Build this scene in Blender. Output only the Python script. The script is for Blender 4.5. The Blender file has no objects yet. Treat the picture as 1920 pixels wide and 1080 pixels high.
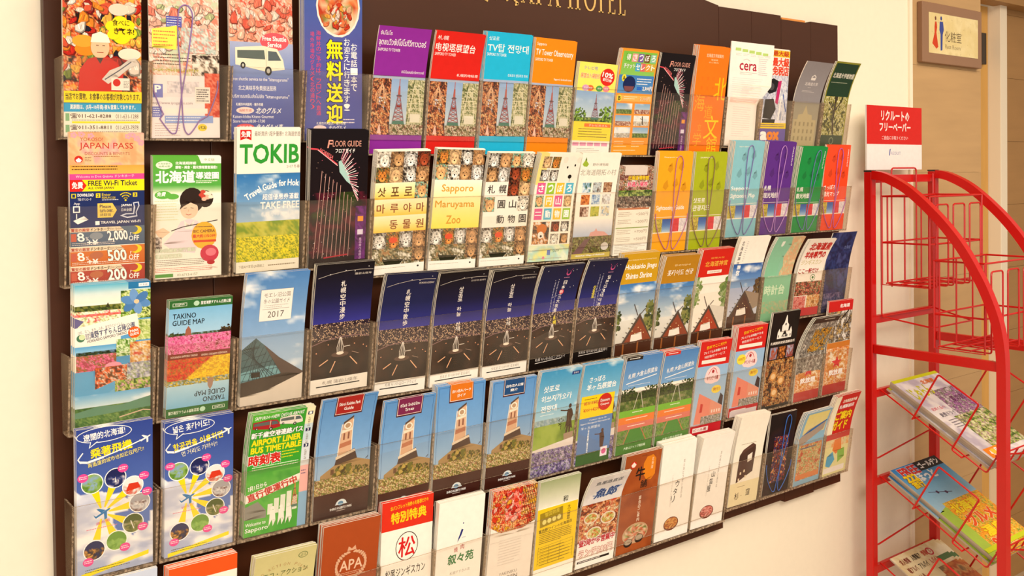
import bpy, math, random
import numpy as np
from mathutils import Vector, Matrix
from mathutils.geometry import tessellate_polygon

# ------------------------------------------------------------------ camera, light, exposure
sc = bpy.context.scene
COL = sc.collection
ZO = 1.27                                   # height of the rack's reference line above the floor
rnd = random.Random(7)

def srgb(c):
    c = np.asarray(c, dtype=float)
    return np.where(c <= .04045, c / 12.92, ((c + .055) / 1.055) ** 2.4)
def C(h):
    return np.array([int(h[i:i + 2], 16) / 255 for i in (1, 3, 5)])

cam_d = bpy.data.cameras.new('camera')
cam = bpy.data.objects.new('camera', cam_d)
COL.objects.link(cam)
yaw, pit, rol = math.radians(37.3587), math.radians(1.1814), math.radians(-.7646)
Fv = Vector((math.sin(yaw) * math.cos(pit), math.cos(yaw) * math.cos(pit), -math.sin(pit)))
R0 = Vector((math.cos(yaw), -math.sin(yaw), 0)); U0 = R0.cross(Fv)
Rx = R0 * math.cos(rol) + U0 * math.sin(rol); Ux = U0 * math.cos(rol) - R0 * math.sin(rol)
M = Matrix((Rx, Ux, -Fv)).transposed().to_4x4()
M.translation = Vector((-.29329, -1.40522, .23013 + ZO))
cam.matrix_world = M
cam_d.sensor_width = 36
cam_d.lens = 1788.3 / 1920 * 36
cam_d.shift_y = -(540 - 370.97) / 1920
cam_d.clip_start = .05
sc.camera = cam

w = bpy.data.worlds.new('room_light'); sc.world = w; w.use_nodes = True
w.node_tree.nodes['Background'].inputs[0].default_value = (1, .88, .72, 1)
w.node_tree.nodes['Background'].inputs[1].default_value = .36
def area(name, loc, target, sx, sy, power, col):
    d = bpy.data.lights.new(name, 'AREA'); d.shape = 'RECTANGLE'; d.size = sx; d.size_y = sy
    d.energy = power; d.color = col
    o = bpy.data.objects.new(name, d); COL.objects.link(o); o.location = loc
    o.rotation_euler = (Vector(target) - Vector(loc)).to_track_quat('-Z', 'Y').to_euler()
    return o
area('ceiling_panel_light', (.5, -2.2, 2.66), (.5, -2.0, 0), 1.9, 1.2, 52, (1, .87, .70))
area('corridor_panel_light', (2.4, -1.3, 2.60), (2.4, -1.3, 0), 1.0, 1.0, 17, (1, .84, .64))
area('lobby_side_fill', (-1.5, -2.9, 1.9), (.3, 0, 1.3), 1.6, 1.4, 32, (1, .91, .80))  # added soft fill standing in for the bright lobby side behind the camera
sc.view_settings.view_transform = 'Standard'
sc.view_settings.look = 'None'
sc.view_settings.exposure = .55
sc.view_settings.gamma = 1
sc.view_settings.use_curve_mapping = False
sc.cycles.transparent_max_bounces = 40
sc.cycles.max_bounces = 8

# ------------------------------------------------------------------ materials
def mat(name, col=(.8, .8, .8), rough=.5, metal=0, spec=.5, noise=0, nscale=20, bump=0, stretch=None, coat=0):
    m = bpy.data.materials.new(name); m.use_nodes = True
    nt = m.node_tree; b = nt.nodes['Principled BSDF']
    lin = tuple(srgb(col)) + (1,)
    b.inputs['Base Color'].default_value = lin
    b.inputs['Roughness'].default_value = rough
    b.inputs['Metallic'].default_value = metal
    b.inputs['Specular IOR Level'].default_value = spec
    b.inputs['Coat Weight'].default_value = coat
    if noise or bump:
        tc = nt.nodes.new('ShaderNodeTexCoord'); mp = nt.nodes.new('ShaderNodeMapping')
        n = nt.nodes.new('ShaderNodeTexNoise'); n.inputs['Scale'].default_value = nscale; n.inputs['Detail'].default_value = 5
        nt.links.new(tc.outputs['Object'], mp.inputs[0]); nt.links.new(mp.outputs[0], n.inputs['Vector'])
        if stretch: mp.inputs['Scale'].default_value = stretch
        if noise:
            mx = nt.nodes.new('ShaderNodeMix'); mx.data_type = 'RGBA'
            mx.inputs['A'].default_value = tuple(np.clip(np.array(lin[:3]) * (1 - noise), 0, 1)) + (1,)
            mx.inputs['B'].default_value = tuple(np.clip(np.array(lin[:3]) * (1 + noise), 0, 1)) + (1,)
            nt.links.new(n.outputs['Fac'], mx.inputs['Factor']); nt.links.new(mx.outputs['Result'], b.inputs['Base Color'])
        if bump:
            bp = nt.nodes.new('ShaderNodeBump'); bp.inputs['Strength'].default_value = bump; bp.inputs['Distance'].default_value = .002
            nt.links.new(n.outputs['Fac'], bp.inputs['Height']); nt.links.new(bp.outputs[0], b.inputs['Normal'])
    return m

MT = {}
MT['wall'] = mat('painted_wallpaper', C('#ede5d3'), .85, spec=.2, noise=.03, nscale=60, bump=.12)
MT['floor'] = mat('polished_floor', C('#b9a48a'), .35, noise=.12, nscale=6)
MT['ceiling'] = mat('ceiling_board', C('#f4efe6'), .9, spec=.1, noise=.02, nscale=40)
MT['board'] = mat('dark_brown_laminate', C('#42200d'), .42, spec=.30, noise=.10, nscale=9, stretch=(1, 1, 6), bump=.03)
MT['wood'] = mat('blond_wood_veneer', C('#b8976c'), .55, spec=.25, noise=.16, nscale=3.5, stretch=(1, 1, 9))
MT['wood2'] = mat('tan_wood_veneer', C('#a8804f'), .55, spec=.25, noise=.16, nscale=3.5, stretch=(1, 1, 9))
MT['jamb'] = mat('yellow_wood_jamb', C('#d2a45a'), .5, spec=.3, noise=.12, nscale=6, stretch=(6, 6, 1))
MT['trim'] = mat('cream_corner_trim', C('#efe4d0'), .5)
MT['gold'] = mat('gold_lettering', C('#d9b46c'), .35, metal=.35, noise=.06, nscale=50)
MT['signframe'] = mat('brown_sign_frame', C('#8d6a50'), .45, noise=.05)
MT['red'] = mat('red_powder_coat', C('#c20b06'), .30, spec=.5, noise=.05, nscale=40)
MT['black'] = mat('black_plastic_cap', C('#241a16'), .5, noise=.05)
MT['hinge'] = mat('dark_door_hinge', C('#4a3a2a'), .4, metal=.6, noise=.05)
MT['magpage'] = mat('grey_magazine_pages', C('#b3a695'), .7, spec=.2, noise=.35, nscale=260, stretch=(.02, .02, 1))
MT['page'] = mat('white_paper_pages', C('#f3ede0'), .65, spec=.2, noise=.10, nscale=30, stretch=(1, 60, 1))
def acrylic(name, haze, hazecol, fres, tint, speck=False):
    m = bpy.data.materials.new(name); m.use_nodes = True; nt = m.node_tree; nt.nodes.clear()
    out = nt.nodes.new('ShaderNodeOutputMaterial'); tr = nt.nodes.new('ShaderNodeBsdfTransparent'); tr.inputs[0].default_value = tint
    gl = nt.nodes.new('ShaderNodeBsdfGlossy'); gl.inputs['Roughness'].default_value = .06
    df = nt.nodes.new('ShaderNodeBsdfDiffuse'); df.inputs[0].default_value = tuple(srgb(hazecol)) + (1,)
    fr = nt.nodes.new('ShaderNodeFresnel'); fr.inputs[0].default_value = fres
    m1 = nt.nodes.new('ShaderNodeMixShader'); m1.inputs[0].default_value = haze
    nt.links.new(tr.outputs[0], m1.inputs[1]); nt.links.new(df.outputs[0], m1.inputs[2])
    m2 = nt.nodes.new('ShaderNodeMixShader')
    ge = nt.nodes.new('ShaderNodeNewGeometry'); iv = nt.nodes.new('ShaderNodeMath'); iv.operation = 'SUBTRACT'; iv.inputs[0].default_value = .8
    nt.links.new(ge.outputs['Backfacing'], iv.inputs[1]); iv.use_clamp = True
    mu = nt.nodes.new('ShaderNodeMath'); mu.operation = 'MULTIPLY'; nt.links.new(fr.outputs[0], mu.inputs[0]); nt.links.new(iv.outputs[0], mu.inputs[1])
    nt.links.new(mu.outputs[0], m2.inputs[0]); nt.links.new(m1.outputs[0], m2.inputs[1]); nt.links.new(gl.outputs[0], m2.inputs[2])
    nt.links.new(m2.outputs[0], out.inputs[0])
    tc = nt.nodes.new('ShaderNodeTexCoord'); n = nt.nodes.new('ShaderNodeTexNoise')
    n.inputs['Scale'].default_value = 210 if speck else 12; n.inputs['Detail'].default_value = 4
    nt.links.new(tc.outputs['Object'], n.inputs['Vector'])
    mr = nt.nodes.new('ShaderNodeMapRange')
    mr.inputs[1].default_value = .42 if speck else .3; mr.inputs[2].default_value = .62 if speck else .7
    mr.inputs[3].default_value = haze * .45; mr.inputs[4].default_value = min(1, haze * 1.6)
    nt.links.new(n.outputs['Fac'], mr.inputs[0]); nt.links.new(mr.outputs[0], m1.inputs[0])
    return m
MT['clear'] = acrylic('clear_acrylic', .022, C('#efe0cc'), 1.33, (.985, .975, .96, 1))
MT['side'] = acrylic('clear_acrylic_side', .16, C('#c4ae94'), 1.35, (.90, .86, .80, 1))
MT['edge'] = acrylic('cut_acrylic_edge', .58, C('#b8a38c'), 1.4, (.7, .62, .54, 1), True)

def print_mat(name, rough, spec):
    m = bpy.data.materials.new(name); m.use_nodes = True; nt = m.node_tree; b = nt.nodes['Principled BSDF']
    a = nt.nodes.new('ShaderNodeVertexColor'); a.layer_name = 'ink'
    n = nt.nodes.new('ShaderNodeTexNoise'); n.inputs['Scale'].default_value = 90; n.inputs['Detail'].default_value = 3
    tc = nt.nodes.new('ShaderNodeTexCoord'); nt.links.new(tc.outputs['Object'], n.inputs['Vector'])
    mx = nt.nodes.new('ShaderNodeMix'); mx.data_type = 'RGBA'; mx.blend_type = 'MULTIPLY'; mx.inputs['Factor'].default_value = .12
    nt.links.new(a.outputs['Color'], mx.inputs['A']); nt.links.new(n.outputs['Fac'], mx.inputs['B'])
    nt.links.new(mx.outputs['Result'], b.inputs['Base Color'])
    b.inputs['Roughness'].default_value = rough; b.inputs['Specular IOR Level'].default_value = spec
    return m
MT['ink'] = print_mat('printed_glossy_paper', .36, .18)
MT['inkmatt'] = print_mat('printed_matt_surface', .6, .25)

# ------------------------------------------------------------------ mesh helpers
def link(name, me, m=None, parent=None, loc=None):
    o = bpy.data.objects.new(name, me); COL.objects.link(o)
    if m is not None and me is not None:
        for k in (m if isinstance(m, (list, tuple)) else [m]): me.materials.append(MT[k] if isinstance(k, str) else k)
    if parent: o.parent = parent
    if loc: o.location = loc
    return o
def tag(o, label=None, cat=None, group=None, kind=None):
    for k, v in (('label', label), ('category', cat), ('group', group), ('kind', kind)):
        if v: o[k] = v
    return o
class MB:
    def __init__(s): s.v = []; s.f = []; s.mi = []
    def box(s, x0, x1, y0, y1, z0, z1, mi=0, m=None):
        b = len(s.v)
        pts = [(x, y, z) for z in (z0, z1) for y in (y0, y1) for x in (x0, x1)]
        if m: pts = [m(q) for q in pts]
        s.v += pts
        for f in ((0, 2, 3, 1), (4, 5, 7, 6), (0, 1, 5, 4), (2, 6, 7, 3), (0, 4, 6, 2), (1, 3, 7, 5)):
            s.f.append([b + i for i in f]); s.mi.append(mi)
        return s
    def hexa(s, pts, mis=(0,) * 6):
        b = len(s.v); s.v += [tuple(q) for q in pts]
        for f, k in zip(((0, 2, 3, 1), (4, 5, 7, 6), (0, 1, 5, 4), (2, 6, 7, 3), (0, 4, 6, 2), (1, 3, 7, 5)), mis):
            s.f.append([b + i for i in f]); s.mi.append(k)
        return s
    def tube(s, pts, r, n=6, closed=False, mi=0, flat=None):
        P = [Vector(p) for p in pts]; N = len(P); b = len(s.v); prev = None
        for i, p in enumerate(P):
            if closed: d = P[(i + 1) % N] - P[i - 1]
            else: d = P[min(i + 1, N - 1)] - P[max(i - 1, 0)]
            d.normalize()
            ref = prev if prev is not None else (Vector((0, 0, 1)) if abs(d.z) < .9 else Vector((1, 0, 0)))
            a = d.cross(ref)
            if a.length < 1e-4: a = d.orthogonal()
            a.normalize(); c = a.cross(d).normalized(); prev = c
            # mitre: keep the section width round corners
            if 0 < i < N - 1 or closed:
                e = (P[i] - P[i - 1]).normalized(); k = max(.55, abs(e.dot(d)))
            else: k = 1
            for j in range(n):
                t = 2 * math.pi * (j + .5) / n
                q = p + (a * math.cos(t) + c * math.sin(t)) * (r / k if k > .8 else r * 1.1)
                s.v.append(tuple(q))
        for i in range(N if closed else N - 1):
            for j in range(n):
                i2 = (i + 1) % N
                s.f.append([b + i * n + j, b + i * n + (j + 1) % n, b + i2 * n + (j + 1) % n, b + i2 * n + j]); s.mi.append(mi)
        if not closed:
            s.f.append([b + j for j in range(n)][::-1]); s.f.append([b + (N - 1) * n + j for j in range(n)]); s.mi += [mi, mi]
        return s
    def mesh(s, name, smooth=False):
        me = bpy.data.meshes.new(name); me.from_pydata(s.v, [], s.f); me.update()
        me.polygons.foreach_set('material_index', s.mi)
        if smooth: me.polygons.foreach_set('use_smooth', [True] * len(s.f))
        return me
    def obj(s, name, m, parent=None, loc=None, smooth=False, bevel=0):
        o = link(name, s.mesh(name, smooth), m, parent, loc)
        if bevel:
            b = o.modifiers.new('bevel', 'BEVEL'); b.width = bevel; b.segments = 2
        return o
def fillet(pts, r=.012, n=4):
    """round the corners of an open wire path"""
    P = [Vector(p) for p in pts]; out = [P[0]]
    for i in range(1, len(P) - 1):
        a, b, c = P[i - 1], P[i], P[i + 1]
        d1 = a - b; d2 = c - b; k = min(r, d1.length * .45, d2.length * .45)
        p1 = b + d1.normalized() * k; p2 = b + d2.normalized() * k
        for j in range(n + 1):
            t = j / n; out.append(p1 * (1 - t) ** 2 + b * 2 * t * (1 - t) + p2 * t * t)
    out.append(P[-1]); return out
def empty(name, loc=(0, 0, 0), rz=0):
    o = bpy.data.objects.new(name, None); COL.objects.link(o); o.location = loc; o.rotation_euler = (0, 0, rz)
    o.empty_display_size = .05
    return o

# ------------------------------------------------------------------ print artwork: coloured polygons on a surface
_glyph = {}
def glyphs(txt, bold):
    k = (txt, bold)
    if k not in _glyph:
        cu = bpy.data.curves.new('t', 'FONT'); cu.body = txt; cu.resolution_u = 2 if len(txt) < 6 or ord(max(txt)) < 256 else 1; cu.offset = bold
        o = bpy.data.objects.new('t', cu); m = o.to_mesh()
        v = np.empty(len(m.vertices) * 3); m.vertices.foreach_get('co', v); v = v.reshape(-1, 3)[:, :2].copy()
        f = [tuple(p.vertices) for p in m.polygons]
        o.to_mesh_clear(); bpy.data.objects.remove(o); bpy.data.curves.remove(cu)
        if len(v) == 0: v = np.zeros((3, 2)); f = []
        _glyph[k] = (v, f)
    return _glyph[k]
def vnoise(X, Y, s, seed=0, octv=3):
    out = 0; amp = 1; tot = 0
    for o in range(octv):
        r = np.random.RandomState(seed * 13 + o + 1); G = r.rand(64, 64)
        x = X * s; y = Y * s; xi = np.floor(x).astype(int); yi = np.floor(y).astype(int); fx = x - xi; fy = y - yi
        fx = fx * fx * (3 - 2 * fx); fy = fy * fy * (3 - 2 * fy)
        g = lambda a, b: G[a % 64, b % 64]
        out = out + amp * ((g(xi, yi) * (1 - fx) + g(xi + 1, yi) * fx) * (1 - fy) + (g(xi, yi + 1) * (1 - fx) + g(xi + 1, yi + 1) * fx) * fy)
        tot += amp; amp *= .55; s *= 2.1
    return out / tot
def lerp(a, b, t): return np.asarray(a) * (1 - t)[..., None] + np.asarray(b) * t[..., None]
def speck(X, Y, seed, dens):
    r = np.random.RandomState(seed + 5); return r.rand(*X.shape) < dens
def f_grad(c1, c2, c3=None):
    def f(X, Y, x, y):
        if c3 is None: return lerp(C(c1), C(c2), Y)
        return np.where((Y < .5)[..., None], lerp(C(c1), C(c2), np.clip(Y * 2, 0, 1)), lerp(C(c2), C(c3), np.clip(Y * 2 - 1, 0, 1)))
    return f
def f_sky(c1, c2, cloud=.5, seed=1, cc='#ffffff', s=.03):
    def f(X, Y, x, y):
        b = lerp(C(c1), C(c2), Y); n = vnoise(x * .6, y * 1.3, s, seed, 4)
        return lerp(b, C(cc), np.clip((n - (1 - cloud)) * 5, 0, .9)) if True else b
    return f
def f_mix(cols, s=.12, seed=1, sharp=1.6, sp=None, dens=.1):
    """mottled picture ground (foliage, flowers, food): a walk through a few colours"""
    K = [C(c) for c in cols]
    def f(X, Y, x, y):
        fine = np.random.RandomState(seed + 99).rand(*X.shape)
        q_ = s * 1.9 if s > .045 else s
        n = vnoise(x, y, q_, seed, 4) + ((fine - .5) * .22 if s > .045 else 0)
        n = np.clip((n - .5) * sharp * 1.75 + .5, 0, .999) * (len(K) - 1)
        i = n.astype(int); t = (n - i)[..., None]; A = np.array(K)
        out = A[i] * (1 - t) + A[np.minimum(i + 1, len(K) - 1)] * t
        if sp is not None:
            m = speck(X, Y, seed, dens); out = np.where(m[..., None], C(sp), out)
        return out
    return f
def split_bands(v, f, step=5.0):
    """cut tall faces along level lines so that the print follows a bent sheet"""
    V = [tuple(p) for p in v.tolist()]; out = []
    for fc in f:
        fc = [int(i) for i in fc]; ys = [V[i][1] for i in fc]; lo, hi = min(ys), max(ys)
        k0, k1 = int(lo // step), int(hi // step)
        if hi - lo < step * .9 or k0 == k1:
            out += [(fc[0], fc[i], fc[i + 1]) for i in range(1, len(fc) - 1)]; continue
        poly = [V[i] for i in fc]
        for k in range(k0 + 1, k1 + 2):
            c = k * step; low = []; high = []
            for i in range(len(poly)):
                p, q = poly[i], poly[(i + 1) % len(poly)]
                (low if p[1] <= c else high).append(p)
                if (p[1] <= c) != (q[1] <= c):
                    t = (c - p[1]) / (q[1] - p[1]); m = (p[0] + (q[0] - p[0]) * t, c); low.append(m); high.append(m)
            if len(low) > 2:
                b = len(V); V += low; out += [(b, b + i, b + i + 1) for i in range(1, len(low) - 1)]
            poly = high
            if len(poly) < 3: break
    return np.array(V), out
class Art:
    def __init__(s, W=100, H=210): s.W = W; s.H = H; s.el = []; s.bb = []
    def add(s, v, f, col, gap=0):
        v = np.asarray(v, float).reshape(-1, 2)
        if len(v) == 0 or not len(f): return
        v = np.stack([np.clip(v[:, 0], 0, s.W), np.clip(v[:, 1], 0, s.H)], 1)
        b = (v[:, 0].min(), v[:, 1].min(), v[:, 0].max(), v[:, 1].max())
        if b[2] - b[0] < .02 or b[3] - b[1] < .02: return
        lay = 0
        for q, l in s.bb:
            if l >= lay and q[0] < b[2] and q[2] > b[0] and q[1] < b[3] and q[3] > b[1]: lay = l + 1
        s.bb.append((b, lay))
        col = np.asarray(col, float)
        if col.ndim == 1:
            if b[3] - b[1] > 6: v, f = split_bands(v, f)
            col = np.tile(col, (len(v), 1))
        s.el.append((v, f, col, lay))
    def F(s, x, y, w, h, fn, res=2.0):
        nx = max(2, int(round(w / res)) + 1); ny = max(2, int(round(h / res)) + 1, int(h / 5) + 2)
        X, Y = np.meshgrid(np.linspace(0, 1, nx), np.linspace(0, 1, ny))
        c = fn(X, Y, x + X * w, y + Y * h)
        v = np.stack([x + X * w, y + Y * h], -1).reshape(-1, 2)
        i = (np.arange(ny - 1)[:, None] * nx + np.arange(nx - 1)[None]).ravel()
        f = np.stack([i, i + nx, i + nx + 1, i + 1], 1)
        s.add(v, f, np.clip(c, 0, 1).reshape(-1, 3)); return s
    def R(s, x, y, w, h, c, c2=None):
        n = max(2, int(h / 5) + 2)
        t = np.linspace(0, 1, n); v = np.array([(xx, y + h * k) for k in t for xx in (x, x + w)])
        f = [(2 * i, 2 * i + 2, 2 * i + 3, 2 * i + 1) for i in range(n - 1)]
        cc = lerp(C(c), C(c2 or c), np.repeat(t, 2)); s.add(v, f, cc); return s
    def P(s, pts, c):
        tr = tessellate_polygon([[Vector((a, b, 0)) for a, b in pts]])
        s.add(pts, [tuple(t) for t in tr], C(c)); return s
    def E(s, cx, cy, rx, ry=None, c='#ffffff', n=18, rot=0):
        ry = rx if ry is None else ry; v = [(cx, cy)]
        for k in range(n):
            t = 2 * math.pi * k / n; a, b = rx * math.cos(t), ry * math.sin(t)
            v.append((cx + a * math.cos(rot) - b * math.sin(rot), cy + a * math.sin(rot) + b * math.cos(rot)))
        s.add(v, [(0, 1 + k, 1 + (k + 1) % n) for k in range(n)], C(c)); return s
    def EF(s, cx, cy, rx, ry, fn, n=20):
        """disc with a picture in it"""
        v = []; f = []; m = 5
        for j in range(m + 1):
            for k in range(n):
                t = 2 * math.pi * k / n; v.append((cx + rx * j / m * math.cos(t), cy + ry * j / m * math.sin(t)))
        for j in range(m):
            for k in range(n):
                a = j * n + k; b = j * n + (k + 1) % n; f.append((a, b, b + n, a + n))
        v = np.array(v); X = (v[:, 0] - cx + rx) / (2 * rx); Y = (v[:, 1] - cy + ry) / (2 * ry)
        s.add(v, f, np.clip(fn(X, Y, v[:, 0], v[:, 1]), 0, 1)); return s
    def L(s, pts, wd, c):
        v = []; f = []
        for (x0, y0), (x1, y1) in zip(pts[:-1], pts[1:]):
            d = math.hypot(x1 - x0, y1 - y0) or 1; nx, ny = -(y1 - y0) / d * wd / 2, (x1 - x0) / d * wd / 2
            ex, ey = (x1 - x0) / d * wd * .25, (y1 - y0) / d * wd * .25
            m = max(1, int(abs(y1 - y0) / 5)); b = len(v)
            for k in range(m + 1):
                t = k / m; px = x0 - ex + (x1 - x0 + 2 * ex) * t; py = y0 - ey + (y1 - y0 + 2 * ey) * t
                v += [(px + nx, py + ny), (px - nx, py - ny)]
            f += [(b + 2 * k, b + 2 * k + 2, b + 2 * k + 3, b + 2 * k + 1) for k in range(m)]
        s.add(v, f, C(c)); return s
    def T(s, txt, x, y, w, h, c, b=.0, rot=0, out=None, ow=.035, skew=0):
        """text fitted to the box x,y,w,h (mm); rot in degrees about the box centre"""
        if out: s.T(txt, x, y, w, h, out, b + ow, rot, skew=skew)
        v, f = glyphs(txt, 0.0)
        if not len(f): return s
        v0, _ = glyphs(txt, 0.0)
        lo = v0.min(0); d = np.maximum(v0.max(0) - lo, 1e-3)
        sh = [(0, 0)]
        if b > 0:                                # heavier strokes: the same outlines set a hair apart
            k = b * .75; sh = [(-k, 0), (k, 0), (0, k), (0, -k)] if b < .03 else [(-k, -k), (k, -k), (-k, k), (k, k), (0, 0)]
        for ox, oy in sh:
            q = (v + np.array([ox, oy]) - lo) / d
            px = x + q[:, 0] * w + skew * q[:, 1] * h; py = y + (1 - q[:, 1]) * h
            if rot:
                a = math.radians(rot); cx, cy = x + w / 2, y + h / 2; dx = px - cx; dy = py - cy
                px = cx + dx * math.cos(a) - dy * math.sin(a); py = cy + dx * math.sin(a) + dy * math.cos(a)
            s.add(np.stack([px, py], 1), f, C(c))
        return s
    def V(s, txt, x, y, w, h, c, b=.0, out=None, ow=.05, skew=0):
        n = len(txt); ch = h / n
        for i, t in enumerate(txt):
            if t == ' ': continue
            xx = x - skew * i * ch
            if t in 'ー〜': s.L([(xx + w * .5, y + i * ch + ch * .1), (xx + w * .5, y + i * ch + ch * .85)], w * .14, c)
            elif t in '、。,': s.T(t, xx + w * .6, y + i * ch + ch * .1, w * .25, ch * .25, c, b)
            else: s.T(t, xx, y + i * ch + ch * .06, w, ch * .86, c, b, out=out, ow=ow)
        return s
    def D(s, x, y, w, n, step, c, th=.7, seed=0, fill=.9):
        """n lines of fine print, too small to read"""
        r = random.Random(seed + int(x * 7 + y * 13)); v = []; f = []
        for i in range(n):
            xx = x; end = x + w * (r.uniform(.6, 1) if r.random() < .4 else 1)
            while xx < end:
                l = r.uniform(1, 3.2); e = min(xx + l, end); b = len(v); yy = y + i * step
                v += [(xx, yy), (e, yy), (e, yy + th), (xx, yy + th)]; f.append((b, b + 3, b + 2, b + 1)); xx = e + r.uniform(.35, .7) / fill
        s.add(v, f, C(c)); return s
    def build(s, mapper, name='cover_print', m='ink', step=.00004, base=.00012):
        V = []; Cc = []; loops = []; starts = []; tot = []; off = 0
        for v, f, c, lay in s.el:
            V.append(mapper(v[:, 0], v[:, 1], base + lay * step)); Cc.append(np.concatenate([srgb(c), np.ones((len(c), 1))], 1))
            fa = np.asarray(f); k = fa.shape[1]
            loops.append((fa + off).ravel()); tot.append(np.full(len(fa), k)); off += len(v)
        V = np.concatenate(V); loops = np.concatenate(loops); tot = np.concatenate(tot); Cc = np.concatenate(Cc)
        me = bpy.data.meshes.new(name); me.vertices.add(len(V)); me.vertices.foreach_set('co', V.ravel())
        me.loops.add(len(loops)); me.loops.foreach_set('vertex_index', loops)
        me.polygons.add(len(tot)); st = np.concatenate([[0], np.cumsum(tot)[:-1]])
        me.polygons.foreach_set('loop_start', st)
        try: me.polygons.foreach_set('loop_total', tot)
        except Exception: pass
        me.update(calc_edges=True)
        a = me.color_attributes.new('ink', 'FLOAT_COLOR', 'POINT'); a.data.foreach_set('color', Cc.ravel())
        me.materials.append(MT[m]); return me

# ------------------------------------------------------------------ the covers (mm, origin top left, 100 x 210)
GRN = ['#1f3312', '#3d5f1e', '#6f8f35', '#b5c06a']
FOOD = ['#5a1c0c', '#a3401c', '#d98a4a', '#f0d8ae', '#c8442a']
def blobs(a, x, y, w, h, cols, n, r0, r1, seed=1):
    """heap of seafood, fruit or meat: many small shaded lumps"""
    r = random.Random(seed)
    for i in range(n):
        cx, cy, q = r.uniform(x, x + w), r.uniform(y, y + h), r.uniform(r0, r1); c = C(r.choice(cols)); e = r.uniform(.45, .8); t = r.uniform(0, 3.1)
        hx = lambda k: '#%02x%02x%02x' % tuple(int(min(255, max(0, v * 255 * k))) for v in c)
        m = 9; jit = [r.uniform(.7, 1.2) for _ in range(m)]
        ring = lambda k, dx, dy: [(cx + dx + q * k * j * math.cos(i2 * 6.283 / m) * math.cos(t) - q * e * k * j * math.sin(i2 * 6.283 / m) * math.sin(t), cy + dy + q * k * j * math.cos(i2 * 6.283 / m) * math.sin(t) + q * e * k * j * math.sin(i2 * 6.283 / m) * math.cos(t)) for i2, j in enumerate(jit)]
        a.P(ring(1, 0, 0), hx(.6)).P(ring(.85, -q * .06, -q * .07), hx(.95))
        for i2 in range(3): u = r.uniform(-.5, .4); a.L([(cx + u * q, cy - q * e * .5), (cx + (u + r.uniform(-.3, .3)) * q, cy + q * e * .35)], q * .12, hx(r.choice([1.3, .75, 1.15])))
    return a
def trees(a, cx, cy, rx, ry, n=60, seed=1, cols=('#1f3312', '#33511c', '#4f7028', '#7d9a44', '#2a4216')):
    """a crown of many small leaf clumps, darker inside and ragged at the rim"""
    r = random.Random(seed); P_ = []
    for i in range(n):
        t = r.uniform(0, 6.283); q = r.random() ** .5; z = max(rx, ry) * r.uniform(.07, .2); c = (cx + rx * q * math.cos(t), cy + ry * q * math.sin(t)); o = r.random()
        a.P([(c[0] + z * r.uniform(.6, 1.2) * math.cos(o + k * 1.05), c[1] + z * r.uniform(.6, 1.2) * math.sin(o + k * 1.05)) for k in range(6)], cols[i % len(cols)])
    return a
def fisher(a):
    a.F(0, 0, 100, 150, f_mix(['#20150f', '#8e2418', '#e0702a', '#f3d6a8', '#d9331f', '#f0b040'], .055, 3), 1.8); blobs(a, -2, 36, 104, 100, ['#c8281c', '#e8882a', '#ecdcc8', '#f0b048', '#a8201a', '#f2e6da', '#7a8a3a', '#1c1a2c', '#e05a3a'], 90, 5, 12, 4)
    a.E(70, 42, 13, 8, '#ecd9c6').E(28, 95, 14, 9, '#e88c22').E(25, 85, 14, 8, '#f2a636').E(84, 100, 15, 8, '#e9e4cf')
    a.P([(18, 152), (20, 122), (30, 108), (44, 104), (56, 104), (68, 112), (76, 124), (74, 152)], '#cf2a20')
    a.E(46, 92, 12, 15, '#efc39c').P([(34, 86), (36, 76), (46, 72), (56, 76), (59, 86)], '#f6efe2').P([(41, 106), (50, 106), (46, 114)], '#4a3a36')
    a.L([(41, 90), (44, 90)], .8, '#5a3424').L([(49, 90), (52, 90)], .8, '#5a3424').L([(42, 99), (50, 99)], .9, '#a8543c')
    a.P([(48, 134), (58, 122), (72, 116), (84, 106), (93, 104), (90, 110), (94, 114), (84, 118), (70, 130), (56, 140)], '#dcd6d0')
    a.L([(52, 134), (70, 122), (86, 110)], 1.4, '#5c6070')
    for x, y, r in ((62, 64, 9), (72, 58, 10), (82, 62, 9), (85, 72, 9), (74, 78, 11), (63, 75, 8)): a.E(x, y, r, r * .8, '#ffe81e')
    a.T('食べに', 62, 55, 22, 8, '#201810', .01).T('きてネ!', 64, 66, 26, 8, '#201810', .02)
    a.R(60, 132, 24, 16, '#f4efe6').E(67, 138, 5, 5, '#d2221c').D(76, 136, 7, 5, 2, '#777777')
    a.R(0, 150, 100, 15, '#fbe31c').T('当店でお買物、お食事のお客様が対象となります。', 2, 152.5, 96, 9, '#191410', .02)
    a.R(0, 165, 100, 12, '#2fa6dc').T('夏期間は、(5月~10月頃) 夜も営業しております。', 8, 167.5, 84, 7, '#ffffff', .03)
    a.R(0, 177, 100, 33, '#f6f2e4').R(2, 179, 5, 10, '#86b88a').R(2, 194, 5, 10, '#86b88a')
    a.T('☎011-621-8288', 8, 179, 52, 7, '#5b3d38', .02).T('011-631-1288', 66, 180, 30, 5.5, '#6b5450')
    a.D(10, 187.5, 84, 1, 2, '#8a6a60').R(10, 189.5, 88, 2.6, '#fbe31c')
    a.T('☎011-351-8811', 8, 194, 52, 7, '#5b3d38', .02).T('011-633-7878', 66, 195, 30, 5.5, '#6b5450').D(10, 203, 84, 2, 2, '#8a6a60').R(30, 206.5, 70, 2, '#fbe31c')
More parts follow.
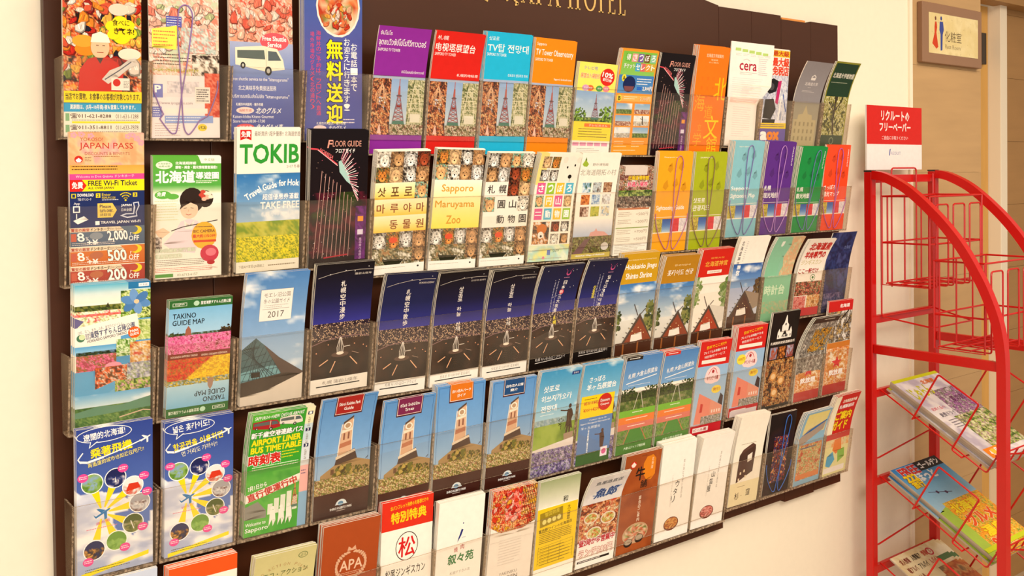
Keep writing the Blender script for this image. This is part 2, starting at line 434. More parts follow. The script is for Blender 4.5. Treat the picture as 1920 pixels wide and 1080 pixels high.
def crab(a):
    a.F(0, 0, 100, 130, f_mix(['#e88a72', '#f4dccb', '#f6efe4', '#e9b3a0', '#cfd8b8'], .05, 8), 2)
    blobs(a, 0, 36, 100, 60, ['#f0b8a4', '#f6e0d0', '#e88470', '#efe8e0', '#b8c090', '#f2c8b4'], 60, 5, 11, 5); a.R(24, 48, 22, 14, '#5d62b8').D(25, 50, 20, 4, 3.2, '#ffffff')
    a.P([(4, 66), (40, 60), (38, 92), (4, 90)], '#f3ef5c').D(6, 68, 30, 5, 4.4, '#e8764a', 1.5)
    a.F(45, 62, 50, 34, f_mix(['#d7ddd6', '#a9bdb5', '#e27a6a', '#efe6dc'], .09, 4), 2)
    a.D(6, 98, 52, 4, 4.2, '#6a5a50', 1.4).F(60, 98, 40, 34, f_mix(['#241c18', '#6a5648', '#d8cdbd', '#f4eee2'], .09, 9), 1.8)
    a.T('ホームページからもお申し込みできます!', 4, 117, 66, 4.5, '#c9c030', .03)
    a.R(0, 126, 100, 84, '#f0e8ea').F(78, 122, 22, 60, f_mix(['#d9492e', '#e88a70', '#c43220'], .08, 5), 2)
    a.R(4, 138, 14, 18, '#7b80c8').T('P', 7, 140, 8, 9, '#ffffff', .04).F(24, 134, 46, 16, f_mix(['#cfc8cc', '#efe6ea', '#b8b4be'], .1, 6), 2)
    a.R(18, 150, 46, 5, '#e7dfe2').T('http://www.iyogaichi.com', 2, 161, 58, 5, '#8a7480')
    a.R(64, 141, 22, 22, '#e9e4dc').D(66, 144, 18, 6, 3, '#5a5254', 1.4)
    a.R(2, 168, 14, 14, '#7b80c8').D(4, 170, 10, 4, 3, '#ffffff').R(20, 170, 62, 7, '#f6ede6').R(20, 180, 70, 10, '#8fa6de').D(22, 182, 50, 2, 4, '#ffffff', 1)
    a.D(6, 190, 36, 6, 3.2, '#b89a98').E(74, 196, 7, 5, '#e8d23c').T('バス', 69, 194, 10, 4, '#3b2a20', .03)
def bus_pic(a, x, y, w, h, c='#eee8cf'):
    k = lambda p, q: (x + p * w, y + q * h)
    a.P([k(0, .1), k(.55, 0), k(.85, .1), k(.97, .5), k(1, .85), k(.62, .95), k(0, .72)], c)
    a.P([k(.04, .2), k(.58, .16), k(.6, .5), k(.04, .48)], '#5f6a66').P([k(.66, .18), k(.83, .2), k(.93, .52), k(.66, .54)], '#59656a')
    a.L([k(.62, .12), k(.62, .9)], 1, '#cfc8ae').E(*k(.66, .92), w * .07, h * .17, '#2c2c2c').E(*k(.66, .92), w * .035, h * .09, '#b8b8b0').E(*k(.15, .74), w * .05, h * .12, '#2c2c2c').E(*k(.15, .74), w * .025, h * .06, '#b8b8b0')
def shuttle(a):
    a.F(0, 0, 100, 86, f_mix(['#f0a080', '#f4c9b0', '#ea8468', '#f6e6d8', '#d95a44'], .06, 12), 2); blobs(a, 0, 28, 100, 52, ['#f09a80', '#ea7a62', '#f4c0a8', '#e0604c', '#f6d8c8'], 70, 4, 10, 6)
    a.F(0, 82, 100, 52, f_grad('#a9b4d8', '#6f86c4'), 5)
    a.E(70, 80, 23, 12, '#ec5a66').T('Free Shuttle', 51, 73, 38, 6, '#ffffff', .03).T('Service', 59, 81, 22, 6, '#ffffff', .03)
    bus_pic(a, 8, 86, 78, 36)
    a.F(0, 128, 100, 82, f_grad('#7383c6', '#5561a8', '#4a54a0'), 5)
    a.T('Free shuttle service to the "kitanogurume"', 2, 128, 90, 6, '#ffffff').T('北之美味亭免費接送服務', 12, 139, 60, 6.5, '#ffffff').T('บริการรถรับส่งไปยัง "kitanogurume"', 3, 150, 90, 7, '#ffffff')
    a.T('札幌市中央卸売・場外市場', 8, 162, 42, 4, '#ffffff', .02).E(22, 172, 14, 4.5, '#f6ddd8').T('海鮮市場', 12, 170, 20, 4, '#c8504c').T('北のグルメ', 38, 168, 40, 8, '#ffffff', .02, skew=.3)
    a.T('Kaisen-Ichiba Kitano Gourmet', 3, 178, 64, 4, '#ffffff').T('Store hours/8:00~17:00', 3, 184, 50, 4, '#ffffff').E(22, 194, 14, 4.5, '#e8585e').T('海鮮食堂', 12, 192, 20, 4, '#ffffff').T('北のグルメ亭', 38, 190, 42, 8, '#ffffff', .02, skew=.3)
    a.T('Kaisen-Shokudo Kitano Gourmet-tei', 3, 200, 76, 3.6, '#ffffff').T('Store hours/7:00~15:00 (Last order/14:30)', 3, 205, 84, 3.6, '#ffffff')
def muryo(a):
    a.F(0, 0, 100, 210, f_grad('#3f5fae', '#5a5aa6', '#4a55a6'), 5)
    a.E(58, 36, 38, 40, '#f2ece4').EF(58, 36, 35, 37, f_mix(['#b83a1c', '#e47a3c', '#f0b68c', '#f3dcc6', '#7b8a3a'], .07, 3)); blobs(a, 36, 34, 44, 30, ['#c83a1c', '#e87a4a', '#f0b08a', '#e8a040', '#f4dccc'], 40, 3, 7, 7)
    a.V('無料送迎', 38, 78, 27, 112, '#fff01c', .03, out='#2a2a50', ow=.05)
    a.V('お電話1本で', 80, 82, 11, 64, '#ffffff', .01).V('お迎えに行きます!', 68, 76, 10, 96, '#ffffff', .01)
    a.V('海鮮丼のご予約は、フロントへ直通', 20, 68, 8, 110, '#e04468').V('場外市場のグルメ(北の通り)', 10, 70, 7, 100, '#e04468')
    a.D(66, 182, 20, 2, 4, '#e9e2ee', 1.5).T('札幌市中央卸売・場外市場', 20, 186, 50, 4, '#ffffff').E(26, 194, 11, 3.6, '#f4dede').T('北のグルメ', 40, 191, 30, 6, '#ffffff', .02, skew=.3)
    a.E(26, 203, 11, 3.6, '#e0505c').T('北のグルメ亭', 40, 200, 34, 6, '#ffffff', .02, skew=.3)
def tower_pic(a, x, y, w, h, c1='#b05a52', c2='#7c5a6a'):
    k = lambda p, q: (x + p * w, y + q * h)
    a.L([k(.5, 0), k(.5, .32)], w * .05, c1).P([k(.45, .15), k(.55, .15), k(.58, .35), k(.42, .35)], c1).E(*k(.5, .36), w * .17, h * .025, '#5a4a55')
    for q in range(6):
        t0, t1 = .36 + q * .09, .36 + (q + 1) * .09; w0, w1 = .07 + q * .045, .07 + (q + 1) * .045
        a.L([k(.5 - w0, t0), k(.5 - w1, t1)], w * .05, c2).L([k(.5 + w0, t0), k(.5 + w1, t1)], w * .05, c2)
        a.L([k(.5 - w0, t0), k(.5 + w1, t1)], w * .03, c1).L([k(.5 + w0, t0), k(.5 - w1, t1)], w * .03, c1)
        a.L([k(.5 - w1, t1), k(.5 + w1, t1)], w * .03, c2)
    a.R(*k(.36, .56), w * .28, h * .05, '#8c3030').P([k(.14, .9), k(.86, .9), k(.9, .98), k(.1, .98)], '#4f7a6a')
def tvtower(col, l1, l2, l3, l4):
    def f(a):
        a.R(0, 0, 100, 210, col)
        a.T(l1, 4, 7, 22, 7, '#ffffff').T(l2, 3, 19, min(90, 12 * len(l2) + 8) if len(l2) < 10 else 90, 14, '#ffffff', .01).T(l3, 3, 35, 42, 5, '#ffffff').T(l4, 52, 69, 44, 5, '#ffffff')
        a.R(0, 80, 100, 14, '#a4b6d6', '#b9c6de')
        a.F(0, 84, 35, 95, f_mix(['#2c0e08', '#7c2a12', '#d07038', '#f6c890', '#43160c'], .11, 31), 1.5)
        for t in range(5): a.L([(18, 92), (6 + t * 1.5, 112 + t * 4)], .7, '#e8b890').L([(18, 92), (30 - t * 1.5, 112 + t * 4)], .7, '#e8b890')
        blobs(a, 12, 116, 14, 20, ['#f6e9e2', '#f0c8a0', '#e8a060', '#c8d0f0'], 22, 1, 2.4, 3); blobs(a, 2, 140, 30, 10, ['#e8a060', '#f0c890', '#b85a30'], 30, 1, 2.2, 5); a.P([(12, 176), (16, 158), (20, 176)], '#f3c6b8')
        a.F(35, 84, 32, 84, f_grad('#8fb0e0', '#a9c4e4', '#d7dfe0'), 5)
        tower_pic(a, 36, 84, 30, 78)
        a.F(67, 84, 33, 95, f_mix(['#55603a', '#8e9a62', '#cfc8a0', '#e6e0c8', '#6c7a4a'], .12, 15), 1.5)
        for q in range(8): a.L([(72 - q * .3, 100 + q * 8), (94 + q * .3, 100 + q * 8)], 1.1, '#dcd8b8')
        a.L([(80, 92), (70, 160)], 1.2, '#e6e2c6').L([(88, 92), (97, 160)], 1.2, '#e6e2c6').R(74, 142, 20, 14, '#e2dfcf')
        a.F(35, 160, 65, 18, f_mix(['#4a4a2c', '#a08a62', '#e4dcc8', '#6b3a28'], .16, 7), 1.5)
        a.R(0, 178, 100, 32, col)
    return f
def tvticket(a):
    a.R(0, 0, 100, 210, '#f8ec6a').T('テレビ塔', 12, 8, 36, 8, '#6a5a30', out='#ffffff').T('展望台入場割引券', 6, 24, 58, 11, '#e89020', .02, out='#ffffff')
    a.E(76, 30, 19, 20, '#d8281c').T('10%', 62, 20, 28, 11, '#ffffff', .03, rot=8).T('割引券', 64, 33, 24, 7, '#ffffff', .02, rot=8)
    for x, c in ((34, '#e8743a'), (58, '#4aa050'), (76, '#e88a9a'), (22, '#d8a0c8')): a.E(x, 57, 9, 7, c).T('展望', x - 5, 55, 10, 4, '#ffffff')
    a.F(0, 64, 100, 60, f_sky('#8db4e6', '#c8dcea', .4, 5), 4).F(0, 124, 100, 12, f_mix(GRN, .12, 4), 2)
    trees(a, 84, 116, 20, 19, 80, 9, ('#4a6a1c', '#6f9a2c', '#8ab83a', '#35521a')); trees(a, 12, 118, 18, 15, 70, 2, ('#4a6a1c', '#6f9a2c', '#8ab83a', '#35521a')); tower_pic(a, 40, 70, 26, 60, '#9a6a78', '#8a7a92')
    a.R(0, 134, 100, 44, '#f8e23a').R(28, 138, 70, 8, '#ee7a2a').T('テレビ父さん', 40, 139.5, 50, 5, '#ffffff').D(14, 150, 76, 4, 6, '#5a4a10', 1.6)
    a.R(0, 178, 100, 32, '#fbf6ec')
    for i in range(5): a.R(2 + i * 19, 182, 16, 8, '#e9a0bc')
    a.D(14, 196, 70, 3, 4, '#7a6a5a')
def select(a):
    a.R(0, 0, 100, 210, '#f49a2c').R(4, 4, 92, 46, '#7cc24a', '#8cc860')
    for i, (ch, c) in enumerate(zip('得さっぽろ', ('#66b83c', '#e7a0a0', '#7a5ab0', '#6a4a20', '#8cc8b0'))):
        a.R(12 + i * 17, 8, 15, 16, c).T(ch, 14 + i * 17, 9.5, 11, 12, '#ffffff', .02)
    a.T('チケット', 10, 28, 30, 9, '#ffffff', .03, out='#3a8a30')
    for i, (ch, c) in enumerate(zip('セレクト', ('#48a8d8', '#d86a6a', '#e89a3a', '#c8b040'))): a.R(42 + i * 14, 26, 13, 16, c).T(ch, 43.5 + i * 14, 28, 10, 11, '#ffffff', .02)
    a.R(2, 50, 96, 36, '#3f7fc8', '#5a94d0').E(16, 56, 6, 7, '#f8e23a').T('A', 13, 52, 6, 8, '#201810', .03).E(32, 68, 17, 16, '#16265a').P([(18, 72), (46, 72), (42, 82), (22, 82)], '#7c4a50')
    a.D(52, 56, 40, 3, 5, '#ffffff', 1.6).R(54, 72, 14, 7, '#2a6ad0').T('2,300円', 70, 71, 26, 9, '#ffffff', .03, out='#1a4a90')
    a.R(2, 90, 96, 12, '#f8b85a').E(10, 96, 6, 7, '#f8e23a').T('B', 7, 92, 6, 8, '#201810', .03).T('2,300円', 66, 92, 28, 8, '#fff0c8', .02, out='#c84a1c').D(22, 92, 36, 2, 4, '#fff2d0', 1.4)
    for r, y in enumerate((106, 130, 154)):
        for c_, x in enumerate((4, 54)):
            a.F(x, y, 43, 21, f_sky('#7fb0e0', '#dcE6ec', .5, r * 3 + c_), 4); a.F(x, y + 12, 43, 9, f_mix([['#3c5a28', '#88a050'], ['#7a2a1c', '#e0d0c0'], ['#9a968e', '#e6e2da']][(r + c_) % 3], .3, r + c_), 2)
    a.L([(78, 132), (80, 148)], 3, '#4a4038').L([(72, 136), (80, 138)], 1.2, '#4a4038')
    for i in range(6): a.D(6 + 48 * (i % 2), 182 + 5 * (i // 2), 34, 1, 3, '#ffe9c0', 1.3, seed=i)
    a.D(6, 200, 60, 1, 3, '#ffe9c0', 1.2)
def floorguide(a):
    a.R(0, 0, 100, 210, '#120a10', '#1c0c12').F(0, 95, 100, 100, f_mix(['#120a10', '#3a0f1c', '#5a1228', '#180c10', '#2c3a14'], .03, 6), 3)
    a.T('F', 28, 15, 7, 12, '#e8a090', .02, skew=.2).T('LOOR GUIDE', 37, 16, 50, 9, '#e8a898').T('フロアガイド', 42, 28, 34, 6.5, '#ffffff', .02)
    a.L([(0, 28), (12, 29), (45, 52)], 2.2, '#e0485a').L([(12, 30), (46, 54)], 1, '#f8c8c8').T('NORBESA', 14, 33, 26, 5, '#f27a80', 0, rot=30)
    a.P([(48, 48), (52, 46), (66, 66), (70, 84), (62, 78), (50, 64)], '#a8d0cc')
    r = random.Random(4)
    for i in range(26):
        t = i / 26; cx, cy = 52 + 26 * t, 44 + 56 * t; an = -1.1 + t * 2.4
        a.L([(cx, cy), (cx + 20 * math.cos(an) * (.6 + .4 * r.random()), cy + 20 * math.sin(an) * (.6 + .4 * r.random()) - 4)], .9, r.choice(['#f4c8d0', '#e88aa0', '#ffffff']))
    for i in range(9): a.L([(20 + i * 6.5, 62 + i * 4.5 + (i > 5) * 6), (8 + i * 7.5, 196)], .75, '#d8a8a0')
    for i in range(60): a.E(r.uniform(2, 96), r.uniform(40, 190), .5, .5, r.choice(['#ffffff', '#e87a9a', '#f0c8b0']), 5)
    a.F(80, 118, 19, 84, f_mix(['#4a1a5a', '#7a2a8a', '#3a1440'], .05, 2), 3).R(84, 134, 10, 8, '#e89a3a').R(84, 155, 10, 8, '#e0d8f0').V('見る食べる遊ぶ', 87, 168, 5, 34, '#e8c8f0')
    a.L([(26, 196), (66, 193)], 2, '#b8283a')
def bungaku(a):
    a.R(0, 0, 100, 210, '#ee7a14', '#f07c12').T('北海道文学館案内', 26, 14, 54, 7, '#ffe9d0').T('常設展', 42, 24, 22, 3, '#ffe0b0').T('のご案内', 36, 29, 30, 3, '#ffe0b0')
    for ch, x, y, z, c in (('北', 62, 58, 44, '#ffc414'), ('海', 4, 92, 32, '#f8b020'), ('道', 38, 112, 26, '#f8a818'), ('文', 42, 132, 46, '#ffd21c'), ('立', 20, 148, 14, '#f8a020'), ('学', 10, 166, 26, '#f8b020'), ('館', 54, 174, 34, '#ffc81c')): a.T(ch, x, y, z, z, c)
    for i in range(9): a.T('文学の旅'[i % 4], 18 + (i % 3) * 18, 58 + (i // 3) * 18, 7, 7, '#e86a18')
def cera(a):
    a.R(0, 0, 100, 210, '#fbf4f0')
    for i in range(5): a.R(10 + i * 16, 12 + i * 1.5, 13, 6, '#b8d87a')
    for i in range(5): a.D(12 + i * 17, 23, 13, 2, 3, '#d8ccc8', 1)
    a.T('cera', 22, 42, 40, 14, '#b01c3c', .02).L([(30, 36), (38, 33), (46, 37)], .8, '#b09a98').D(24, 60, 40, 2, 3.2, '#b8a8a8', 1)
    a.D(66, 30, 22, 9, 4, '#c8bcc4', 1.4).D(8, 72, 70, 8, 4, '#ecd8d8', 1).D(34, 90, 26, 5, 4, '#e8dcd4', 1)
    a.R(8, 112, 84, 10, '#f6d8d0').D(20, 130, 60, 14, 4.5, '#f0d8d8', 1.2)
def aox(a):
    a.R(0, 0, 100, 210, '#e8e4f0').R(0, 0, 100, 56, '#f4e8dc').R(0, 2, 100, 14, '#f0c02c').T('日本最大級', 4, 3, 92, 11, '#c03018', .03)
    a.T('日本最大級', 2, 18, 96, 18, '#e2482c', .05, out='#ffffff', ow=.06).T('総合免税店', 2, 37, 96, 18, '#e2482c', .05, out='#ffffff', ow=.06)
    a.F(0, 56, 100, 96, f_mix(['#b8bcd4', '#e8e8f0', '#cfd4e6', '#9aa0b8'], .06, 5), 2)
    a.P([(22, 70), (46, 62), (66, 68), (58, 90), (34, 96), (20, 88)], '#1c1a1e').E(40, 80, 10, 8, '#4a484e')
    a.P([(64, 68), (76, 66), (66, 118), (56, 114)], '#c0286a').P([(20, 108), (50, 106), (60, 128), (44, 150), (14, 148)], '#2a2422').P([(14, 150), (60, 150), (56, 166), (12, 166)], '#1f1a18')
    a.L([(78, 100), (70, 150)], 5, '#f4f2f4').L([(84, 96), (96, 132)], 3, '#2a4aa0').L([(88, 120), (80, 160)], 4, '#d8d8e0')
    a.R(0, 158, 100, 12, '#f0d02c').D(4, 161, 90, 2, 4, '#4a3a80', 1.6).R(0, 170, 100, 28, '#6a5aa8').T('a', 12, 178, 20, 16, '#ffffff', .06).T('ox', 34, 178, 42, 16, '#f08a1c', .06).R(0, 198, 100, 12, '#d8d4e8')
def greyhall(a):
    a.R(0, 0, 100, 210, '#8f8b90').T('⌂', 42, 30, 16, 11, '#e4dfdc', .03).R(42, 37, 16, 6, '#e4dfdc').T('北海道大学', 26, 48, 48, 8, '#ddd6d6', .02).D(40, 60, 20, 1, 3, '#cfc8c8', 1).D(22, 68, 52, 2, 3, '#c4bebe', 1)
    a.R(0, 98, 100, 112, '#9a9484', '#a89d80').P([(8, 210), (8, 140), (22, 140), (24, 128), (40, 126), (50, 104), (60, 126), (76, 128), (78, 140), (94, 140), (94, 210)], '#b8aa84')
    for i in range(5):
        for j in range(3): a.R(14 + i * 16, 146 + j * 18, 6, 10, '#978a68')
def botanic(a):
    a.R(0, 0, 100, 210, '#8a8a28').R(4, 4, 92, 78, '#1c3a24').T('北海道大学植物園', 8, 26, 86, 12, '#e8e6d8', .02).D(10, 48, 66, 1, 3, '#b8c0a8', 1.2)
    a.F(4, 82, 92, 96, f_mix(['#2c2c14', '#6a6a2a', '#b0a84a', '#e8e4cc', '#8a8430'], .07, 6), 1.8)
    a.L([(50, 84), (46, 140), (52, 174)], 7, '#3c2e1c').L([(46, 120), (24, 96)], 3, '#3c2e1c').L([(50, 116), (74, 92)], 3, '#3c2e1c').R(4, 178, 92, 28, '#34442c').E(50, 192, 9, 9, '#8a9070').E(50, 192, 7, 7, '#34442c')
def japanpass(a):
    a.F(0, 0, 100, 46, f_mix(['#e8a878', '#f0c898', '#e8a0a0', '#f4d8b0'], .04, 5), 3)
    for i, (x, y) in enumerate(((6, 4), (16, 3), (28, 5), (78, 5), (90, 8), (96, 14), (84, 3))):
        for k in range(5): a.E(x + 3 * math.cos(k * 1.26), y + 2.6 * math.sin(k * 1.26), 2, 1.8, '#f2a6b4', 8)
    a.T('YOKOSO!', 14, 7, 30, 5, '#b8483a').T('JAPAN PASS', 13, 14, 72, 11, '#c2322a').T('DISCOUNTS & BENEFITS', 20, 27, 60, 4, '#a0503a').D(32, 32.5, 34, 1, 3, '#a0703a', 1)
    a.E(12, 37, 5.5, 5, '#cc2a20').P([(8, 38), (12, 35), (16, 38), (14, 41), (10, 41)], '#ffffff').D(20, 34, 9, 3, 2.2, '#6a4a3a', .8)
    a.R(0, 45, 100, 12, '#e8a84a', '#f0b858').D(3, 46, 60, 2, 4, '#4a2a1a', 1.3)
    a.R(0, 57, 100, 8, '#e04a9a').T('Welcome to Don Quijote ドンキホーテ', 8, 58.5, 78, 4.6, '#ffe8f0')
    a.R(0, 65, 100, 16, '#f8e81c').P([(0, 65), (16, 65), (22, 73), (16, 81), (0, 81)], '#d8241c').T('免費', 3, 68, 14, 9, '#ffffff', .03).T('FREE Wi-Fi Ticket', 24, 66.5, 66, 7, '#1a1a38', .02).T('ALL OVER JAPAN', 24, 75, 34, 4, '#1a1a38', .02)
    a.R(0, 81, 100, 50, '#1f2f66')
    for i, x in enumerate((2, 34, 84)): a.R(x, 84, 6, 6, '#f0d81c').T('123'[i], x + 1.8, 85, 2.4, 4, '#1f2f66', .03)
    a.T('DOWNLOAD', 10, 84, 21, 4, '#ffffff', .03).T('下載 ダウンロード', 10, 90, 18, 4, '#ffffff').T('Enter', 42, 84, 12, 4, '#f0d81c').T('PREMIUM CODE', 42, 89, 18, 3, '#f0d81c').D(42, 93, 22, 1, 2, '#ffffff')
    for r_ in (3, 6.5, 10): a.L([(74 + r_ * math.cos(t), 94 + r_ * math.sin(t)) for t in [math.radians(d) for d in range(225, 316, 15)]], 1.4, '#f0d81c')
    a.E(74, 94.5, 1.4, 1.4, '#f0d81c').T('App', 5, 96, 8, 4, '#ffffff').R(4, 101, 9, 9, '#ffffff').R(5.5, 102.5, 6, 6, '#1f2f66').L([(8.5, 112), (8.5, 118)], 1.2, '#ffffff').P([(4, 121), (18, 115), (24, 120), (10, 126)], '#ffffff')
    a.P([(36, 98), (56, 98), (62, 108), (56, 118), (36, 118)], '#f0d060').T('Please', 39, 100, 15, 4.6, '#2a2a50', .02).T('turn over.', 39, 106, 18, 4.6, '#2a2a50', .02).T('請翻面', 39, 112, 15, 4, '#2a2a50')
    a.T('JAPAN', 68, 100, 14, 4, '#ffffff', .03).T('日本全國', 68, 106, 14, 4, '#ffffff').P([(84, 98), (92, 97), (93, 103), (89, 112), (90, 118), (76, 120), (66, 116), (74, 113), (84, 113), (85, 104)], '#cfd6ea').P([(85.5, 99.5), (90.5, 98.5), (91.5, 102.5), (87.6, 112), (88.5, 116.5), (76, 118), (70, 116), (75, 114.6), (85.5, 114.6), (87, 105)], '#1f2f66')
    a.T('TRAVEL JAPAN WI-FI', 40, 123, 54, 4.6, '#ffffff', .02).R(33, 122.5, 5.5, 5.5, '#ffffff')
    for y, c1, c2, n in ((131, '#5f7288', '#4e6280', '2,000'), (158, '#d97a30', '#c86420', '500'), (185, '#b8483a', '#a03028', '200')):
        a.R(0, y, 100, 26, c1, c2).P([(0, y), (66, y), (72, y + 6), (0, y + 6)], '#efdcc0').T('驚安の殿堂', 1, y + 1, 24, 4.4, '#b84a3a', .03).T('ドンキホーテ', 27, y + 1, 25, 4.4, '#3a2a20', .03).T('Don Quijote', 53, y + 1.6, 16, 3.4, '#3a2a20')
        a.R(1, y + 8, 7, 11, '#c8604a').T('8', 10, y + 7, 9, 12, '#ffffff', .02, skew=-.15).T('%', 20, y + 13, 4, 5, '#ffffff').T('+¥', 22, y + 17, 14, 7, '#ffffff', .03).T(n, 50, y + 6, 27 if len(n) > 3 else 25, 15, '#ffffff', .03, out='#4a3a38', ow=.03, skew=-.12).T('OFF', 78, y + 14, 14, 7, '#ffffff', .02).T('円', 80, y + 7, 8, 6, '#ffffff')
        a.E(88, y + 6, 8, 6, '#f6dc20').E(84, y + 5, 6.5, 5, c1).E(34, y + 12, 9, 5, '#8a94a0' if n[0] == '2' and len(n) > 3 else '#b86a48').D(2, y + 21, 90, 2, 2.3, '#f4e8e0', .7)
def hkguide(a):
    a.R(0, 0, 100, 210, '#f6f1e6').R(0, 0, 100, 50, '#5fb03e', '#57ac48').F(0, 50, 100, 14, f_grad('#57ac48', '#f0f0dc'), 4).P([(66, 0), (100, 0), (100, 12), (70, 12)], '#f4f6ec').T('中文版', 74, 3, 16, 5, '#8a9a60')
    a.E(16, 15, 12, 7, '#eaf4e0').T('北海道觀光', 7, 11, 18, 3, '#5a9a48').T('推薦地圖', 8, 15.5, 16, 3, '#5a9a48').T('北海道超詳細', 32, 9, 30, 5, '#ffffff', .03).T('購物・美食・觀光情報豐富滿載!!', 32, 16, 62, 5.5, '#ffffff', .03)
    a.T('北海道', 4, 25, 56, 20, '#ffffff', .04).T('導遊圖', 62, 27, 34, 12, '#ffffff', .04, out='#3a9a3a').D(62, 42, 32, 2, 3, '#f0fbe8', 1.2)
    a.E(14, 66, 12, 7, '#63b548').E(28, 69, 9, 5, '#63b548').T('免費', 5, 61, 12, 7, '#ffffff', .03, skew=.2).D(2, 76, 34, 8, 4.6, '#cfd8a8', 1.2)
    a.E(56, 76, 18, 22, '#2f211c').E(76, 74, 12, 15, '#2f211c').E(52, 92, 13, 16, '#f3d2b8').P([(38, 92), (42, 74), (60, 70), (66, 86), (54, 80), (44, 86)], '#2f211c')
    a.L([(44, 90), (48, 89)], .9, '#3a241c').L([(54, 89), (58, 90)], .9, '#3a241c').L([(47, 100), (51, 101.5), (55, 100)], 1, '#c05a50').L([(51, 92), (50.4, 96)], .6, '#d8a88c')
    for k in range(9): a.E(76 + 9 * math.cos(k * 2.4) * (.4 + k / 14), 68 + 8 * math.sin(k * 2.4) * (.4 + k / 14), 4, 3.4, ['#f0b8a0', '#c8483a', '#f6e6d0'][k % 3], 9)
    a.P([(40, 112), (52, 108), (64, 112), (74, 128), (60, 168), (30, 164), (14, 150), (30, 130)], '#eadbe6').P([(44, 110), (52, 120), (60, 110), (56, 126), (46, 126)], '#f8f2ea').P([(2, 128), (14, 122), (24, 130), (10, 142)], '#f0cdb0').L([(26, 128), (42, 122), (94, 112)], 1.6, '#3a3434')
    a.F(0, 138, 12, 26, f_mix(['#3a3230', '#b8a8a0', '#e8dcd4'], .2, 4), 1.6)
    a.E(74, 138, 19, 24, '#efb42c').T('BIC CAMERA', 58, 128, 32, 5, '#6a3a28', .02).T('最大約13%OFF', 57, 136, 34, 6, '#d8381c', .03).D(60, 122, 26, 1, 3, '#6a4a20', 1.6).R(58, 146, 34, 4, '#d8401c').E(82, 170, 14, 15, '#c8324e').E(84, 168, 8, 7, '#e8788a')
    a.T('日本的最新流行資訊', 3, 158, 58, 7, '#e8f0dc', .03, out='#8aa068').T('優惠情報滿載!', 3, 168, 38, 7, '#e8f0dc', .03, out='#8aa068').D(4, 178, 70, 4, 3, '#7a6a60', .9).D(2, 192, 84, 3, 3, '#d05a50', .9)
    a.R(2, 202, 26, 6, '#5a9a48').T('03-6712-6157', 34, 203, 30, 4, '#5a7a50').E(84, 186, 6, 4, '#b02a30').T('JJMC', 82, 194, 12, 4, '#a8786a')
def tokib(a):
    a.R(0, 0, 100, 66, '#f6f0e4').P([(5, 3), (22, 3), (22, 18), (14, 15), (5, 18)], '#d8221c').T('免費', 6.5, 5, 14, 8.5, '#ffffff', .03).T('最新資訊! 超多優惠!! 北海道旅遊', 27, 5, 72, 7, '#5a4a40')
    a.T('TOKIB', 5, 24, 92, 27, '#2f9a35', .03).T('2017 冬春', 78, 54, 21, 5, '#7a6a58')
    a.F(0, 66, 100, 74, f_sky('#2f74b8', '#a8c4e0', .42, 4), 3).R(0, 66, 100, 2, '#3a78b0')
    for i, (t, x, y, r_) in enumerate((('Travel', 12, 90, -30), ('Guide', 40, 80, -12), ('for', 66, 76, -6), ('Hok', 80, 76, 4))): a.T(t, x, y, [26, 22, 11, 18][i], 9, '#ffffff', .03, rot=r_)
    a.T('超值優惠券滿載', 40, 96, 58, 9, '#ffffff', .02, out='#4a7ab0').T('TAKE FREE', 37, 108, 62, 10, '#ffffff', .03).T('札幌 小樽 旭川 函館', 38, 122, 60, 7, '#f0f4f8')
    a.F(0, 138, 100, 58, f_mix(['#8a9a1c', '#d8d032', '#f0dc2c', '#4a6a18', '#e8d81c'], .07, 5, sp='#f8e820', dens=.15), 1.5).F(0, 136, 100, 22, f_mix(['#7a9a2c', '#b8b83a', '#c8c850'], .05, 3), 3)
    a.R(0, 194, 100, 16, '#f4efdf').T('下載APP享受QR碼線上', 4, 199, 40, 5, '#8a7a60').D(50, 201, 44, 1, 3, '#9a8a70', 1.6)
ANI = [('#f2ede0', '#e8e2d4', '#1c1614'), ('#6a4a32', '#c89a68', '#241812'), ('#8a8a86', '#ece8e4', '#2a2624'), ('#3a1410', '#a04628', '#1a0e0a'), ('#5a6a40', '#d8863a', '#201410'), ('#c8a878', '#e0b888', '#3a2418'), ('#3c3430', '#e8e4dc', '#1a1614'), ('#a8784a', '#d0a070', '#2a1a12'), ('#7ac8b8', '#e8b078', '#3a2a20')]
